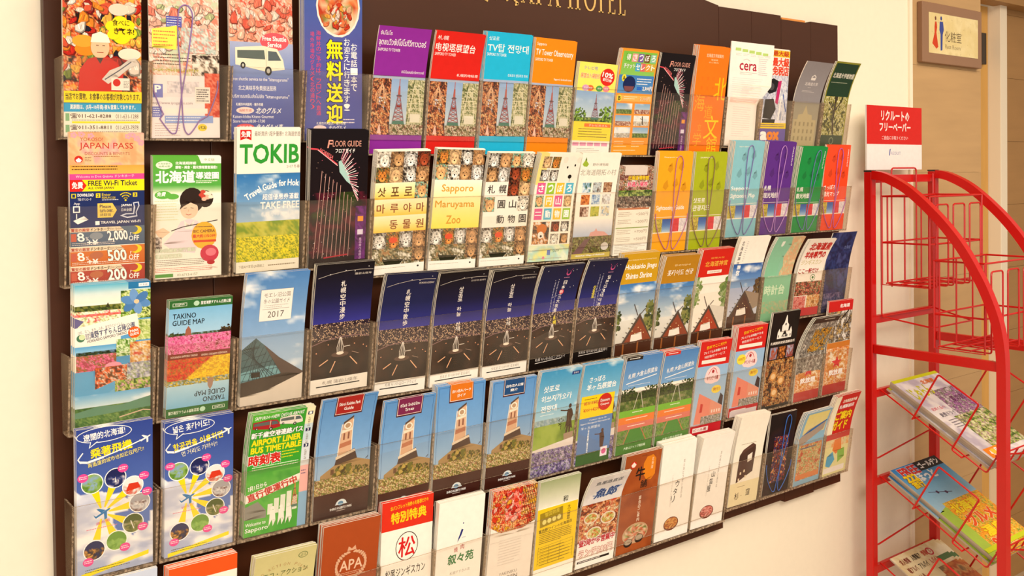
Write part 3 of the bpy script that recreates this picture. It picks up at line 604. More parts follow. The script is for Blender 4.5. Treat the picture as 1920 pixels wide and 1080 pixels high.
def animal(a, x, y, w, h, k, seed=0):
    bg, fur, dk = ANI[k % 9]; r = random.Random(k * 31 + seed * 7 + int(x)); a.F(x, y, w, h, f_mix([bg, '#5a4a38', fur, bg, dk], .16, seed + k), 1.9)
    cx, cy = x + w * r.uniform(.42, .6), y + h * r.uniform(.5, .62); fr = f_mix([fur, np_hex(C(fur) * .8), fur, np_hex(np.clip(C(fur) * 1.15, 0, 1))], .25, k)
    q = r.uniform(.85, 1.1)
    a.E(cx - w * .26 * q, cy - h * .3, w * .1, h * .13, np_hex(C(fur) * .75), 8).E(cx + w * .24 * q, cy - h * .32, w * .1, h * .13, np_hex(C(fur) * .75), 8).EF(cx, cy, w * .36 * q, h * .4 * q, fr, 12)
    if k % 9 in (2, 6, 4): [a.L([(cx - w * .3, cy + h * q2), (cx - w * .16, cy + h * (q2 + .03))], h * .03, dk).L([(cx + w * .3, cy + h * q2), (cx + w * .16, cy + h * (q2 + .03))], h * .03, dk).L([(cx - w * .05, cy - h * .2 - h * q2 * .5), (cx + w * .05, cy - h * .2 - h * q2 * .5)], h * .03, dk) for q2 in (.04, .14, .24)]
    a.E(cx, cy + h * .2, w * .2, h * .14, np_hex(np.clip(C(fur) * 1.12 + .05, 0, 1)), 10).E(cx - w * .14, cy - h * .06, w * .04, h * .045, dk, 6).E(cx + w * .13, cy - h * .06, w * .04, h * .045, dk, 6).E(cx, cy + h * .14, w * .07, h * .055, dk, 7)
def np_hex(c): return '#%02x%02x%02x' % tuple(int(round(min(1, max(0, v)) * 255)) for v in c)
def zoo(kind):
    def f(a):
        a.R(0, 0, 100, 210, '#faf6ea')
        rows = [(0, 26), (26, 26)]
        o = {'ko': 0, 'en': 4, 'zh': 6}[kind]
        for r, (y, h) in enumerate(rows):
            for c in range(4): animal(a, c * 25, y + 2, 25, h, c + r * 4 + o, r)
        y0 = 54
        if kind == 'ko':
            for r, ws in enumerate(('삿포로', '마루야마', ' 동물원')):
                for c in range(4):
                    y = y0 + r * 28
                    if r == 0 and c == 3: animal(a, 75, y, 25, 28, 8); continue
                    a.F(c * 25, y, 25, 28, f_grad('#fff4d0', '#fde9a0', '#f8cc50'), 5)
                    ch = ws[c] if c < len(ws) else ' '
                    if ch != ' ': a.T(ch, c * 25 + 5, y + 8, 15, 15, '#8a4420' if r else '#6a4a28', .02)
        elif kind == 'en':
            a.F(0, y0, 100, 84, f_grad('#fffbe8', '#fff2a8', '#ffe860'), 5); a.T('Sapporo', 16, y0 + 8, 66, 16, '#dba02c', .02).T('Maruyama', 5, y0 + 36, 82, 15, '#dba02c', .02).T('Zoo', 30, y0 + 62, 30, 14, '#dba02c', .02)
        else:
            a.R(0, y0, 100, 84, '#f8f3ea')
            for ch, c, r in (('札', 0, 0), ('幌', 1, 0), ('圓', 1, 1), ('山', 2, 1), ('動', 1, 2), ('物', 2, 2), ('園', 3, 2)): a.T(ch, c * 25 + 6, y0 + r * 28 + 6, 16, 15, '#2a2624', .02)
            animal(a, 50, y0, 25, 27, 3); animal(a, 75, y0, 25, 27, 5); animal(a, 0, y0 + 28, 24, 27, 8); animal(a, 75, y0 + 28, 25, 27, 0)
        for c in range(4): animal(a, c * 25, 138, 25, 28, [6, 4, 2, 7][c], 3)
        a.E(38, 152, 8, 5, '#e2502c').F(0, 166, 100, 28, f_mix(['#f4efe2', '#8a8060', '#3a3a22', '#c0b890', '#a87c50'], .06, 5), 2)
        animal(a, 75, 166, 25, 25, 1); a.P([(18, 184), (60, 186), (52, 194), (24, 194)], '#2a2a1a').R(0, 194, 100, 16, '#fbf7ee').D(3, 199, 60, 1, 2.4, '#b8a890', .8).E(88, 200, 2, 1.6, '#3a3a36')
    return f
def zoojp(a):
    a.R(0, 0, 100, 210, '#f8f4e6').R(0, 0, 20, 60, '#efe08a')
    animal(a, 8, 6, 20, 22, 5); animal(a, 30, 6, 20, 22, 4); animal(a, 8, 31, 20, 22, 2); animal(a, 30, 31, 20, 22, 6)
    a.E(76, 34, 25, 30, '#f3efe4').E(62, 12, 6, 6, '#ece6d8').E(96, 12, 6, 6, '#ece6d8').E(70, 26, 2, 2.4, '#1c1614').E(88, 22, 2, 2.4, '#1c1614').E(80, 44, 4.6, 4, '#1c1614').L([(80, 47), (81, 54)], 1, '#3a302c')
    def tile(t, x, y, c, s=19):
        a.R(x, y, s, 22, c).T(t, x + 3.5, y + 4, s - 7, 14, '#ffffff', .03)
    for i, (t, c) in enumerate(zip('さっぽろ', ('#e0609a', '#9ac83a', '#e8c43a', '#5ab8d8'))): tile(t, 6 + i * 23, 56, c)
    animal(a, 6, 81, 19, 22, 8); tile('円', 29, 81, '#e8c43a'); tile('山', 52, 81, '#e0609a'); animal(a, 75, 81, 19, 22, 5)
    a.R(6, 106, 19, 22, '#e0609a'); a.L([(9, 113), (22, 113)], 1.6, '#ffffff').L([(8, 119), (23, 119)], 1.6, '#ffffff')
    for i, (t, c) in enumerate(zip('動物園', ('#5ab8d8', '#e8c43a', '#9ac83a'))): tile(t, 29 + i * 23, 106, c)
    a.F(6, 132, 40, 44, f_mix(['#3a3434', '#7a5a48', '#d8863a', '#efe6dc'], .05, 4), 2).E(28, 146, 12, 10, '#d0752c').E(26, 158, 7, 7, '#f2ece2').E(27, 160, 2.6, 2.2, '#241812')
    animal(a, 50, 132, 20, 20, 3); animal(a, 74, 132, 20, 20, 6); animal(a, 50, 156, 20, 20, 0); animal(a, 74, 156, 20, 20, 1)
    a.F(0, 178, 100, 32, f_mix(['#cfe8b0', '#eef4d8', '#b8dcd0', '#f4e88a'], .03, 5), 4).R(46, 188, 8, 10, '#7a8ac0').T('SAPP', 60, 188, 16, 5, '#5a6a3a').D(4, 204, 80, 1, 3, '#b09a8a', 1).E(38, 203, 3, 3, '#e08aa0')
def village(a):
    a.R(0, 0, 100, 210, '#f9f4e8').P([(4, 22), (10, 13), (16, 18), (20, 22), (16, 27), (8, 26)], '#9ab83a').P([(9, 14), (11, 8), (14, 15)], '#5a7a2c').T('野外博物館', 30, 20, 40, 5.5, '#7a7468').T('北海道開拓の村', 2, 32, 92, 12, '#9a9488')
    P_ = [['#3a5a2c', '#8ab4d8', '#e6eef0'], ['#5a4a40', '#d8e0e4', '#8a9aa0'], ['#5a2a1c', '#d8b898', '#8a5a3a'], ['#7a2c14', '#d87a3a', '#e8a860'], ['#6a8ab8', '#dce8f0', '#a8c4dc'], ['#c8ccd0', '#f2f4f4', '#a8a09a'], ['#5a3020', '#c8a898', '#e6dcd0'], ['#8a9a3a', '#d0c85a', '#a8b850'], ['#8aa4c0', '#f0ece0', '#c8b890']]
    for i in range(9): a.F(12 + (i % 3) * 27, 58 + (i // 3) * 24, 22, 20, f_mix(P_[i], .12, i), 2)
    a.F(0, 132, 100, 34, f_sky('#f4f0ec', '#b8c4dc', .3, 3), 4).P([(40, 168), (44, 158), (54, 156), (58, 150), (62, 156), (80, 158), (92, 166), (92, 172), (40, 172)], '#dda6a0')
    a.F(0, 166, 100, 36, f_mix(['#5a5a2c', '#8a8a4a', '#6a4a3a', '#b0b070', '#4a3a2c'], .09, 7), 2).P([(0, 202), (30, 172), (44, 170), (24, 202)], '#7a5a5a').E(84, 188, 10, 8, '#d8d0c8').R(0, 200, 100, 10, '#c8b45a').T('Historical Village of Hokkaido', 10, 202.5, 76, 4, '#ffffff', .02)
def museum(a):
    a.F(0, 0, 100, 100, f_mix(['#6a3430', '#b8a89a', '#c07a58', '#3a4a24', '#e4dcd6'], .06, 11), 2).R(14, 0, 66, 20, '#d8ccc4').T('北海道博物館', 24, 22, 62, 10, '#f4d22c', .03, out='#6a2a20').T('共通入場券', 24, 36, 60, 12, '#e0406a', .03, out='#ffffff', ow=.05)
    a.F(0, 56, 100, 18, f_mix(GRN, .1, 8), 2).F(0, 70, 100, 26, f_mix(['#2c1c18', '#5a3a30', '#c8b8a8', '#241612'], .08, 3), 2)
    a.R(0, 98, 100, 112, '#f7f2e8').R(4, 98, 92, 4, '#c87a50')
    for i, n in enumerate(('500', '200', '700', '500')):
        y = 108 + i * 18 + (6 if i > 1 else 0); a.D(6, y, 40, 3, 4, '#a89a88', 1.2, seed=i).T('=' + n + '円', 58, y + 1, 36, 8, '#9a8e80')
    a.R(2, 144, 96, 2.4, '#8aa858').D(4, 186, 90, 6, 3.6, '#a89a88', 1.1)
def maplet(col, l1, l2, title=None, side=False, ty=98):
    def f(a):
        a.R(0, 0, 100, 210, col)
        for i, (x, y) in enumerate(((30, 30), (62, 26), (48, 62), (74, 70), (20, 66))):
            k = np.clip(C(col) * .86, 0, 1); h = '#%02x%02x%02x' % tuple(int(v * 255) for v in k)
            a.P([(x, y), (x + 9, y - 8), (x + 14, y + 6), (x + 6, y + 14), (x - 3, y + 8)], h)
        if title: a.T(title, 14, 10, 40, 3, '#fff6e0')
        if side: a.V('Sapporo', 90, 10, 4, 44, '#f4ecf4')
        if l1: a.T(l1, 4, ty, 12 * len(l1) if len(l1) < 6 else 60, 11, '#ffffff', .02)
        if l2: a.T(l2, 4, ty + 16, 13 * len(l2) if len(l2) < 7 else 82, 12, '#ffffff', .02)
        y = 140
        a.R(0, y - 4, 100, 1, '#f6f0e0').F(0, y, 25, 28, f_mix(['#a89a1c', '#e0cc5a', '#8a7a30'], .2, 3), 2).F(25, y, 25, 28, f_grad('#2a4fa0', '#4a78c0', '#b0cce4'), 4).F(50, y, 25, 28, f_mix(['#c82a34', '#e0404a'], .1, 3), 3).F(75, y, 25, 28, f_mix(['#e8e4ec', '#c8c0cc', '#f6f2f4'], .1, 3), 2)
        a.R(0, y + 28, 100, 2, '#f6ecd8')
    return f
def takino_jp(a):
    a.F(0, 0, 100, 26, f_grad('#58b0d0', '#cfe4e4', '#f4f0e0'), 4)
    a.R(70, 0, 30, 10, '#2878b0').R(84, 2.5, 14, 5, '#ffffff').T('日本語', 86, 3.5, 10, 3, '#3a5a8a')
    a.F(0, 30, 62, 9, f_mix(['#2c3c1c', '#5a6a30', '#8a8a40'], .2, 3), 2).P([(40, 34), (43, 27), (46, 34)], '#3a3a20')
    a.F(0, 38, 62, 24, f_mix(['#c83a30', '#e87a9a', '#f0e8b0', '#f8f4d8', '#88a040', '#f4f0d0'], .12, 8, sp='#fbf8e4', dens=.2), 1.5).F(0, 42, 62, 3.5, f_mix(['#d85a30', '#e88a9a'], .2, 2), 2).P([(0, 46), (12, 52), (0, 64)], '#6a6490')
    a.F(60, 12, 40, 46, f_mix(['#4a6a1c', '#8ab83a', '#e8ecc0', '#c8d86a', '#3a5a1c'], .09, 6), 1.6)
    for k in range(6): t = k * 1.05 + .3; a.E(80 + 11 * math.cos(t), 29 + 9 * math.sin(t), 10, 6, ['#5a8cc8', '#6f9cd4', '#4a7cb8'][k % 3], 14, rot=t)
    a.E(81, 29, 3.6, 3.2, '#e8c8a0')
    a.R(60, 54, 40, 40, '#5aa0d4').F(78, 56, 22, 30, f_mix(['#6a8a2c', '#e6ecb8', '#a8c060'], .14, 3), 1.8)
    a.P([(0, 61), (82, 46), (85, 73), (0, 88)], '#f8f2e8')
    a.E(8, 75.5, 5.5, 5.5, '#4a7a5a').E(9.5, 74, 4, 4, '#cfe0b0').T('はる、なつ、あき、ふゆ、あなたといっしょ。', 4, 61, 60, 4.5, '#4a4a5a', 0, rot=-9).T('国営', 14, 69, 5, 9, '#2a3a6a', 0, rot=-9).T('滝野すずらん丘陵公園', 19, 63, 60, 10, '#26386a', .015, rot=-9).T('HOKKAIDO SAPPORO TAKINO', 16, 75, 52, 4, '#2a2a3a', 0, rot=-9)
    a.E(78, 74, 8.5, 8.5, '#e0601c').T('PARK', 72, 69.5, 12, 3.6, '#ffffff', .03, rot=-9).T('GUIDE', 72, 74.5, 12, 3.6, '#ffffff', .03, rot=-9)
    a.F(0, 88, 54, 12, f_sky('#5aa4d8', '#a8d0e8', .2, 2), 4).F(2, 96, 54, 8, f_mix(['#1c2414', '#3a4a2c', '#6a8ab0'], .16, 4), 1.8).F(2, 101, 52, 24, f_mix(['#a83a50', '#f05a9a', '#e888a8', '#7a5a2c', '#d84a3a', '#5a6a2c'], .1, 7), 1.5)
    a.F(54, 82, 26, 26, f_mix(['#4a7a1c', '#c8e0a0', '#f0f4e0', '#6a9a30'], .14, 5), 1.6).F(72, 88, 28, 30, f_mix(['#d8a860', '#efe8dc', '#a86a30', '#e8c070', '#c8483a'], .08, 4), 2)
    a.R(54, 107, 18, 12, '#4a9ad0').E(50, 119, 11, 5, '#e89ab0').R(0, 124, 100, 40, '#4a94cc', '#7ab8dc').F(26, 120, 44, 32, f_mix(['#5a2c14', '#c84a1c', '#e86a2c', '#e4dcd0', '#6a4020'], .09, 6), 1.6)
    a.F(68, 118, 32, 26, f_mix(['#6a6488', '#b0b4cc', '#8a9a6a', '#d8d8e4'], .12, 9), 1.6).F(52, 142, 48, 26, f_mix(['#3a5a14', '#7aa030', '#c8d870', '#e098c0', '#5a7a20'], .1, 4), 1.6)
    a.P([(24, 152), (52, 142), (52, 152), (40, 160), (0, 160), (0, 124), (24, 124)], '#5aa4d4').F(0, 158, 100, 22, f_sky('#6aaede', '#e0ecec', .55, 8), 3).F(0, 176, 100, 34, f_mix(['#2a5a24', '#4a7a34', '#7a9a50', '#356a2c'], .05, 3), 2)
    a.P([(0, 182), (30, 176), (60, 178), (100, 170), (100, 186), (0, 190)], '#5a8a70').L([(58, 196), (90, 190), (100, 192)], 1.6, '#d8b8a0')
def takino_map(a):
    def half(y0, s_, t1, t2):
        Y = lambda y: y0 + s_ * y
        def RR(x, y, w, h, c, c2=None): a.R(x, min(Y(y), Y(y + h)), w, h, c, c2)
        RR(0, 0, 100, 15, '#2f6a34'); a.F(0, min(Y(15), Y(62)), 100, 47, f_grad('#7cbce8', '#a8d0ec') if s_ > 0 else f_grad('#a8d0ec', '#88b8dc'), 5)
    half(0, 1, 0, 0)
    a.R(5, 5, 22, 6, '#e8f0e0').R(5.7, 5.7, 20.6, 4.6, '#2f6a34').T('English', 9, 6.2, 14, 3.2, '#ffffff').E(42, 7.5, 4.5, 4.5, '#b8dcc0').T('国営滝野すずらん丘陵公園', 49, 4.5, 48, 6, '#ffffff', .02)
    a.T('TAKINO', 6, 24, 36, 9, '#14181c', .015).T('GUIDE MAP', 6, 36, 50, 9, '#14181c', .015)
    a.F(0, 60, 100, 10, f_mix(['#2c3820', '#4a5428', '#8ab0c8'], .2, 3), 2).P([(26, 66), (27, 54), (31, 47), (35, 54), (36, 66)], '#a0604c').P([(78, 64), (86, 56), (92, 56), (100, 58), (100, 64)], '#3a2c24'); trees(a, 92, 58, 10, 7, 30, 4, ('#2c2418', '#3a3420', '#5a4a2c')); trees(a, 12, 62, 12, 5, 30, 5, ('#2c3820', '#4a5428')); a.L([(0, 69), (100, 66)], .3, '#4a5428')
    a.F(0, 64, 100, 34, f_mix(['#c84a80', '#f08ab8', '#e0609a', '#f4a8c8', '#8a3a3a'], .13, 6), 1.5).R(0, 96, 100, 11, '#7c2c1c').T('HOKKAIDO SAPPORO TAKINO', 5, 99.5, 42, 3.6, '#f8e8d8').T('HOKKAIDO SAPPORO TAKINO', 53, 100.5, 42, 3.6, '#f8e8d8', 0, rot=180)
    a.F(0, 106, 100, 44, lambda X, Y, x, y: np.where(((X + Y * .5) < .72)[..., None], f_mix(['#b8201c', '#e84a2c', '#8a6a20', '#e06a2c'], .14, 4)(X, Y, x, y), f_mix(['#e8b81c', '#f4d82c', '#c89a1c', '#d8a020'], .14, 5)(X, Y, x, y)), 1.5)
    a.F(0, 146, 100, 50, f_grad('#b8d8e8', '#7ab4d8'), 5).F(0, 144, 100, 10, f_mix(['#e8c83a', '#6a6a30', '#a8c4d0'], .2, 8), 2).P([(64, 146), (65, 160), (69, 168), (73, 160), (74, 146)], '#a08070')
    a.T('GUIDE MAP', 44, 168, 50, 9, '#14181c', .015, rot=180).T('TAKINO', 58, 180, 36, 9, '#14181c', .015, rot=180)
    a.R(0, 194, 100, 16, '#2f6a34').T('国営滝野すずらん丘陵公園', 4, 199, 48, 6, '#e8f0e0', .02, rot=180).E(58, 202, 4.5, 4.5, '#b8dcc0').R(74, 199, 20, 6, '#e8f0e0').R(74.7, 199.7, 18.6, 4.6, '#2f6a34').T('English', 77, 200.4, 14, 3.2, '#ffffff', 0, rot=180)
def moere(a):
    a.F(0, 0, 100, 175, f_sky('#4f86c8', '#b8cfe6', .40, 14), 3)
    a.R(24.5, 26.5, 52, 51, '#8a98ac').R(25, 27, 51, 50, '#f4efe8').T('モエレ沼公園', 30, 32, 42, 7.5, '#7a7470').T('冬の公園ガイド', 30, 42, 42, 7.5, '#7a7470').D(32, 52, 38, 2, 3, '#b0a8a4', .8).R(29, 58, 43, .7, '#a09890').T('2017', 38, 62, 26, 10, '#5a5654')
    a.P([(0, 120), (22, 103), (60, 138), (100, 166), (100, 170), (70, 180), (30, 196), (0, 190)], '#56666a')
    a.F(0, 138, 34, 30, f_mix(['#3f5f66', '#7fa6b0', '#55747a'], .1, 3), 3)
    a.P([(22, 103), (34, 114), (72, 166), (68, 176), (0, 182), (0, 120)], '#4a686e').P([(0, 156), (46, 150), (64, 152), (70, 168), (0, 174)], '#74a4ae')
    for i in range(9): a.L([(22 - i * 2.8, 104 + i * 2), (12 + i * 7, 178)], .7, '#28383e').L([(24 + i * 5, 106 + i * 6.6), (-10 + i * 9, 178)], .6, '#28383e')
    for i in range(5): a.L([(0, 126 + i * 11), (28 + i * 10, 118 + i * 12)], .6, '#28383e')
    a.P([(34, 114), (60, 138), (100, 166), (100, 172), (72, 178)], '#5a4c46').P([(0, 172), (70, 164), (100, 170), (40, 192), (0, 196)], '#4a4038').P([(0, 195), (40, 190), (100, 168), (100, 210), (0, 210)], '#ddd2c4').R(16, 158, 14, 8, '#2c2824')
def night(txt, blk, sub, strip, style='plain', foot='札幌 もいわ山ロープウェイ'):
    def f(a):
        top = '#0c0810' if blk else '#14183a'
        a.F(0, 0, 100, 104, f_grad(top, '#15153a' if blk else '#1a2050', '#3a3aa0'), 4)
        a.F(0, 96, 100, 36, f_mix(['#181222', '#3a2a38', '#1c1420', '#5a4448'], .3, 7, sp='#f0cca8', dens=.13), 1.1).F(0, 124, 100, 62, f_mix(['#241612', '#3a241a', '#1c120e'], .03, 4), 4)
        a.L([(0, 130), (20, 124), (48, 120), (80, 120), (100, 124)], 1.4, '#8a6a6c')
        a.E(49, 149, 15, 4.5, '#5a4238').E(49, 147, 6.5, 2.6, '#f4e8d8')
        for dx in (-5, -2, 1.5, 4.5): a.L([(49 + dx * .2, 121), (49 + dx * 1.15, 137), (49 + dx, 146)], .9, '#ece4dc')
        a.L([(56, 137), (66, 136.5)], 1, '#f4ece4').L([(70, 147), (82, 151)], .7, '#b89888')
        for p in ([(28, 156), (14, 164)], [(41, 160), (33, 177)], [(67, 155), (80, 169)]): a.L(p, 1.6, '#f0b890')
        for i in range(4): a.L([(44, 160 + i * 4), (53, 160 + i * 4)], .6, '#4a3226')
        for x, y in ((8, 143), (28, 131), (74, 134), (90, 138), (96, 142)): a.E(x, y, 1.1, 1, '#f0a880', 7)
        if style == 'plain':
            a.L([(4, 22), (24, 17), (50, 13), (76, 12), (98, 13)], .6, '#c8c0b8').T(sub, 66, 17, 30, 3.4, '#d8d0c8')
            for x, y in ((24, 17), (50, 12), (66, 14), (90, 8)): a.E(x, y, .8, .7, '#ffffff', 6)
            a.V(txt, 44, 28, 9, 12 * len(txt.replace(' ', '..')) * .9 if len(txt) < 7 else 84, '#f4eee8', .01, skew=-0.02)
        else:
            a.E(66, 17, 5.5, 5.5, '#c8508a').E(66, 15.5, 4, 4, '#171c40').L([(60, 12), (58, 9)], .7, '#c8508a').L([(72, 12), (74, 9)], .7, '#c8508a').D(58, 26, 17, 1, 2, '#e8a0c0', 1)
            for i in range(9): a.E(14 + (i * 37) % 78, 10 + (i * 53) % 70, .7, .7, '#ffffff', 6)
            for i, ch in enumerate(txt[0]):
                if ch == '新': a.E(65 - i * 2.0, 37 + i * 9.4, 5.6, 5, '#d02c3c')
                a.T(ch, 60.6 - i * 2.0, 33 + i * 9.4, 8, 7.6, '#f6f2ee' if ch != '新' else '#ffe0e0', .015)
            for k in range(2): a.V('夜景観光都市札幌もいわ山', 46 - k * 7, 32 + k * 2, 2.6, 70, '#c8c8e0')
            a.V(txt[1], 50 if txt[1][0] == '札' else 30, 104 if txt[1][0] == '札' else 52, 7.5, 9 * len(txt[1]), '#f4e43c', .02)
        if strip == 'w':
            a.R(0, 186, 100, 24, '#f6f0e6').T(foot, 20, 190, 62, 6, '#8a7e76', 0).R(10, 198, 76, 1.8, '#14100e')
        else:
            a.R(0, 184, 100, 26, '#120a08').T(foot, 14, 187, 74, 6.5, '#e8e0dc').L([(14, 197), (78, 194)], 1, '#f4ece8')
    return f
def jingu(kind, t1, t2):
    def f(a):
        if kind == 'white':
            a.F(0, 0, 100, 210, f_grad('#faf6ee', '#f4efe6'), 8); a.V('北海道神宮', 8, 8, 8, 60, '#2a2a3a', .01); a.D(24, 10, 6, 10, 5, '#8a8a98', 1)
            a.F(0, 62, 100, 60, f_sky('#2c5ca8', '#8ab0dc', .42, 9), 3); a.F(0, 118, 100, 92, f_sky('#a8b8dc', '#dcdce4', .3, 3), 4); a.V('神宮', 12, 64, 11, 26, '#ffffff', .04)
            trees(a, 94, 128, 16, 30, 80, 4, ('#3a2c1c', '#5a4426', '#6f5a34')); sx, rc = 50, '#4a2418'
        elif kind == 'red':
            a.R(0, 0, 100, 210, '#f8f2ea').R(0, 0, 100, 62, '#d02418'); a.T(t1, 30, 18, 44, 4, '#f0b84a').T(t2, 16, 27, 72, 12, '#f2c24a', .01).R(28, 48, 46, 7, '#f6efe4').T('北海道札幌市中央区', 32, 50, 38, 3.4, '#b03a28'); sx, rc = 48, '#a83a1c'
            trees(a, 4, 96, 14, 34, 60, 3, ('#6a8a48', '#a8b488', '#8aa05c')); trees(a, 94, 104, 12, 42, 70, 8, ('#5a7a38', '#98a878', '#7a944a'))
        else:
            a.F(0, 60, 100, 80, f_sky('#3a76bc', '#d8e4ec', .42, 9 if kind == 'gold' else 4), 3).F(0, 138, 100, 72, f_grad('#e4e8e8', '#d8d4cc'), 8)
            a.R(0, 0, 100, 62, '#c89a1c' if kind == 'gold' else '#b8821c')
            if kind == 'gold': a.T('Historic Hokkaido Pioneers Training Centre', 8, 12, 84, 3, '#fff0c8').T(t1, 8, 22, 86, 13, '#ffffff', .02).T(t2, 12, 40, 72, 12, '#ffffff', .02)
            else: a.T(t1, 30, 20, 46, 4, '#ffeec0').T(t2, 14, 32, 76, 13, '#ffffff', .01)
            trees(a, 92, 134 if kind == 'gold' else 126, 15, 34, 110, 5, ('#2c3c1c', '#4a5a28', '#6f7a3a', '#8a8a4a')); trees(a, 2, 140, 7, 26, 40, 8, ('#2c3c1c', '#4a5a28', '#6f7a3a')); sx, rc = 62, '#8a3a1c'
        y = 126
        a.P([(sx, y), (sx - 44, y + 58), (sx - 36, y + 58), (sx, y + 12), (sx + 34, y + 58), (sx + 42, y + 58)], '#4a3a30')
        a.P([(sx, y + 10), (sx - 38, y + 58), (sx + 36, y + 58)], rc).L([(sx - 6, y + 4), (sx - 18, y - 20)], 1.8, '#3a2c24').L([(sx + 2, y + 2), (sx + 14, y - 8)], 1.8, '#3a2c24')
        if kind in ('red', 'white'): a.P([(sx, y), (100, y + 10), (100, y + 40), (sx + 34, y + 46)], '#d8d2c8' if kind == 'red' else '#9a8a78')
        for i in range(5): a.L([(sx - 10 - i * 7, y + 12 + i * 9), (sx - 15 - i * 7, y + 10 + i * 9)], 1.4, '#3a2c24')
        a.P([(sx - 20, y + 44), (sx + 8, y + 40), (sx + 12, y + 56), (sx - 22, y + 60)], '#f2ece4').R(0, y + 58, 100, 26, '#4a2818').R(20, y + 60, 4, 24, '#9a5a2c').R(60, y + 60, 4, 24, '#9a5a2c')
        for i in range(7): a.E(sx - 26 + i * 8, y + 30 + (i % 3) * 6, 1.3, 1.2, '#f0d8a0', 7)
    return f
def clocktower(a):
    a.F(0, 0, 100, 210, f_grad('#8cc8ac', '#86c8a4', '#84c49c'), 8).F(52, 0, 48, 96, f_mix(['#d8b890', '#e0a880', '#b8c8a0', '#e4c8a0'], .05, 5), 3).P([(52, 0), (62, 20), (52, 50), (60, 74), (48, 96), (44, 96), (44, 0)], '#8cc8ac')
    a.P([(24, 10), (34, 10), (34, 20), (29, 24), (24, 20)], '#eaf4ea').T('SAPPORO CLOCK TOWER', 14, 96, 72, 3.4, '#e8f4e8').T('時計台', 8, 120, 72, 24, '#d8f4d8', .03)
    a.F(0, 160, 100, 30, f_mix(['#84c49c', '#c8b890', '#84c49c', '#a0b890'], .05, 9), 4)
def lamb(a):
    a.R(0, 0, 100, 210, '#faf4ea').T('北海道産', 14, 10, 80, 20, '#c8241c', .05, out='#fbe8e0').T('羊肉専門の', 10, 34, 78, 18, '#c8241c', .05, out='#fbe8e0').T('ジンギスカン', 6, 56, 78, 14, '#d8d0a0', .03).T('ここ一軒だけ', 4, 80, 76, 14, '#b0281c', .04)
    a.E(62, 106, 10, 9, '#3a7a3a').E(62, 106, 8.4, 7.4, '#f4f0e4').E(62, 106, 4, 3.6, '#3a7a3a')
    a.F(0, 116, 100, 38, f_mix(['#2a4a1c', '#7a1c14', '#c83a2c', '#e8c8a0', '#4a5a28'], .09, 5), 2).F(0, 156, 46, 36, f_mix(['#b83a3a', '#e8a8a0', '#d86a60'], .1, 6), 2).F(50, 154, 50, 34, f_mix(['#7a4a20', '#e8a84a', '#f0e0c0', '#c87a30'], .08, 4), 2).R(0, 188, 100, 22, '#c82c34')
def darkblue(a):
    a.F(0, 0, 100, 210, f_mix(['#141c40', '#1f2c5c', '#2c3c74', '#182048', '#3c4880'], .03, 8), 3).T('北海道', 64, 36, 26, 9, '#6a7ab0').F(10, 160, 80, 40, f_mix(['#24305c', '#8a7a9a', '#3a3c6c'], .06, 4), 3)
def plane(a, x, y, s, c):
    a.P([(x - 12 * s, y + 5 * s), (x + 10 * s, y - 6 * s), (x + 13 * s, y - 6 * s), (x + 11 * s, y - 3 * s), (x - 11 * s, y + 8 * s)], c).P([(x - 2 * s, y), (x - 10 * s, y - 8 * s), (x - 6 * s, y - 8.5 * s), (x + 5 * s, y - 4 * s)], c).P([(x + 2 * s, y + 1 * s), (x + 3 * s, y + 13 * s), (x + 7 * s, y + 11 * s), (x + 7 * s, y - 2 * s)], c).P([(x - 10 * s, y + 5 * s), (x - 15 * s, y + 1 * s), (x - 12 * s, y + 7 * s)], c)
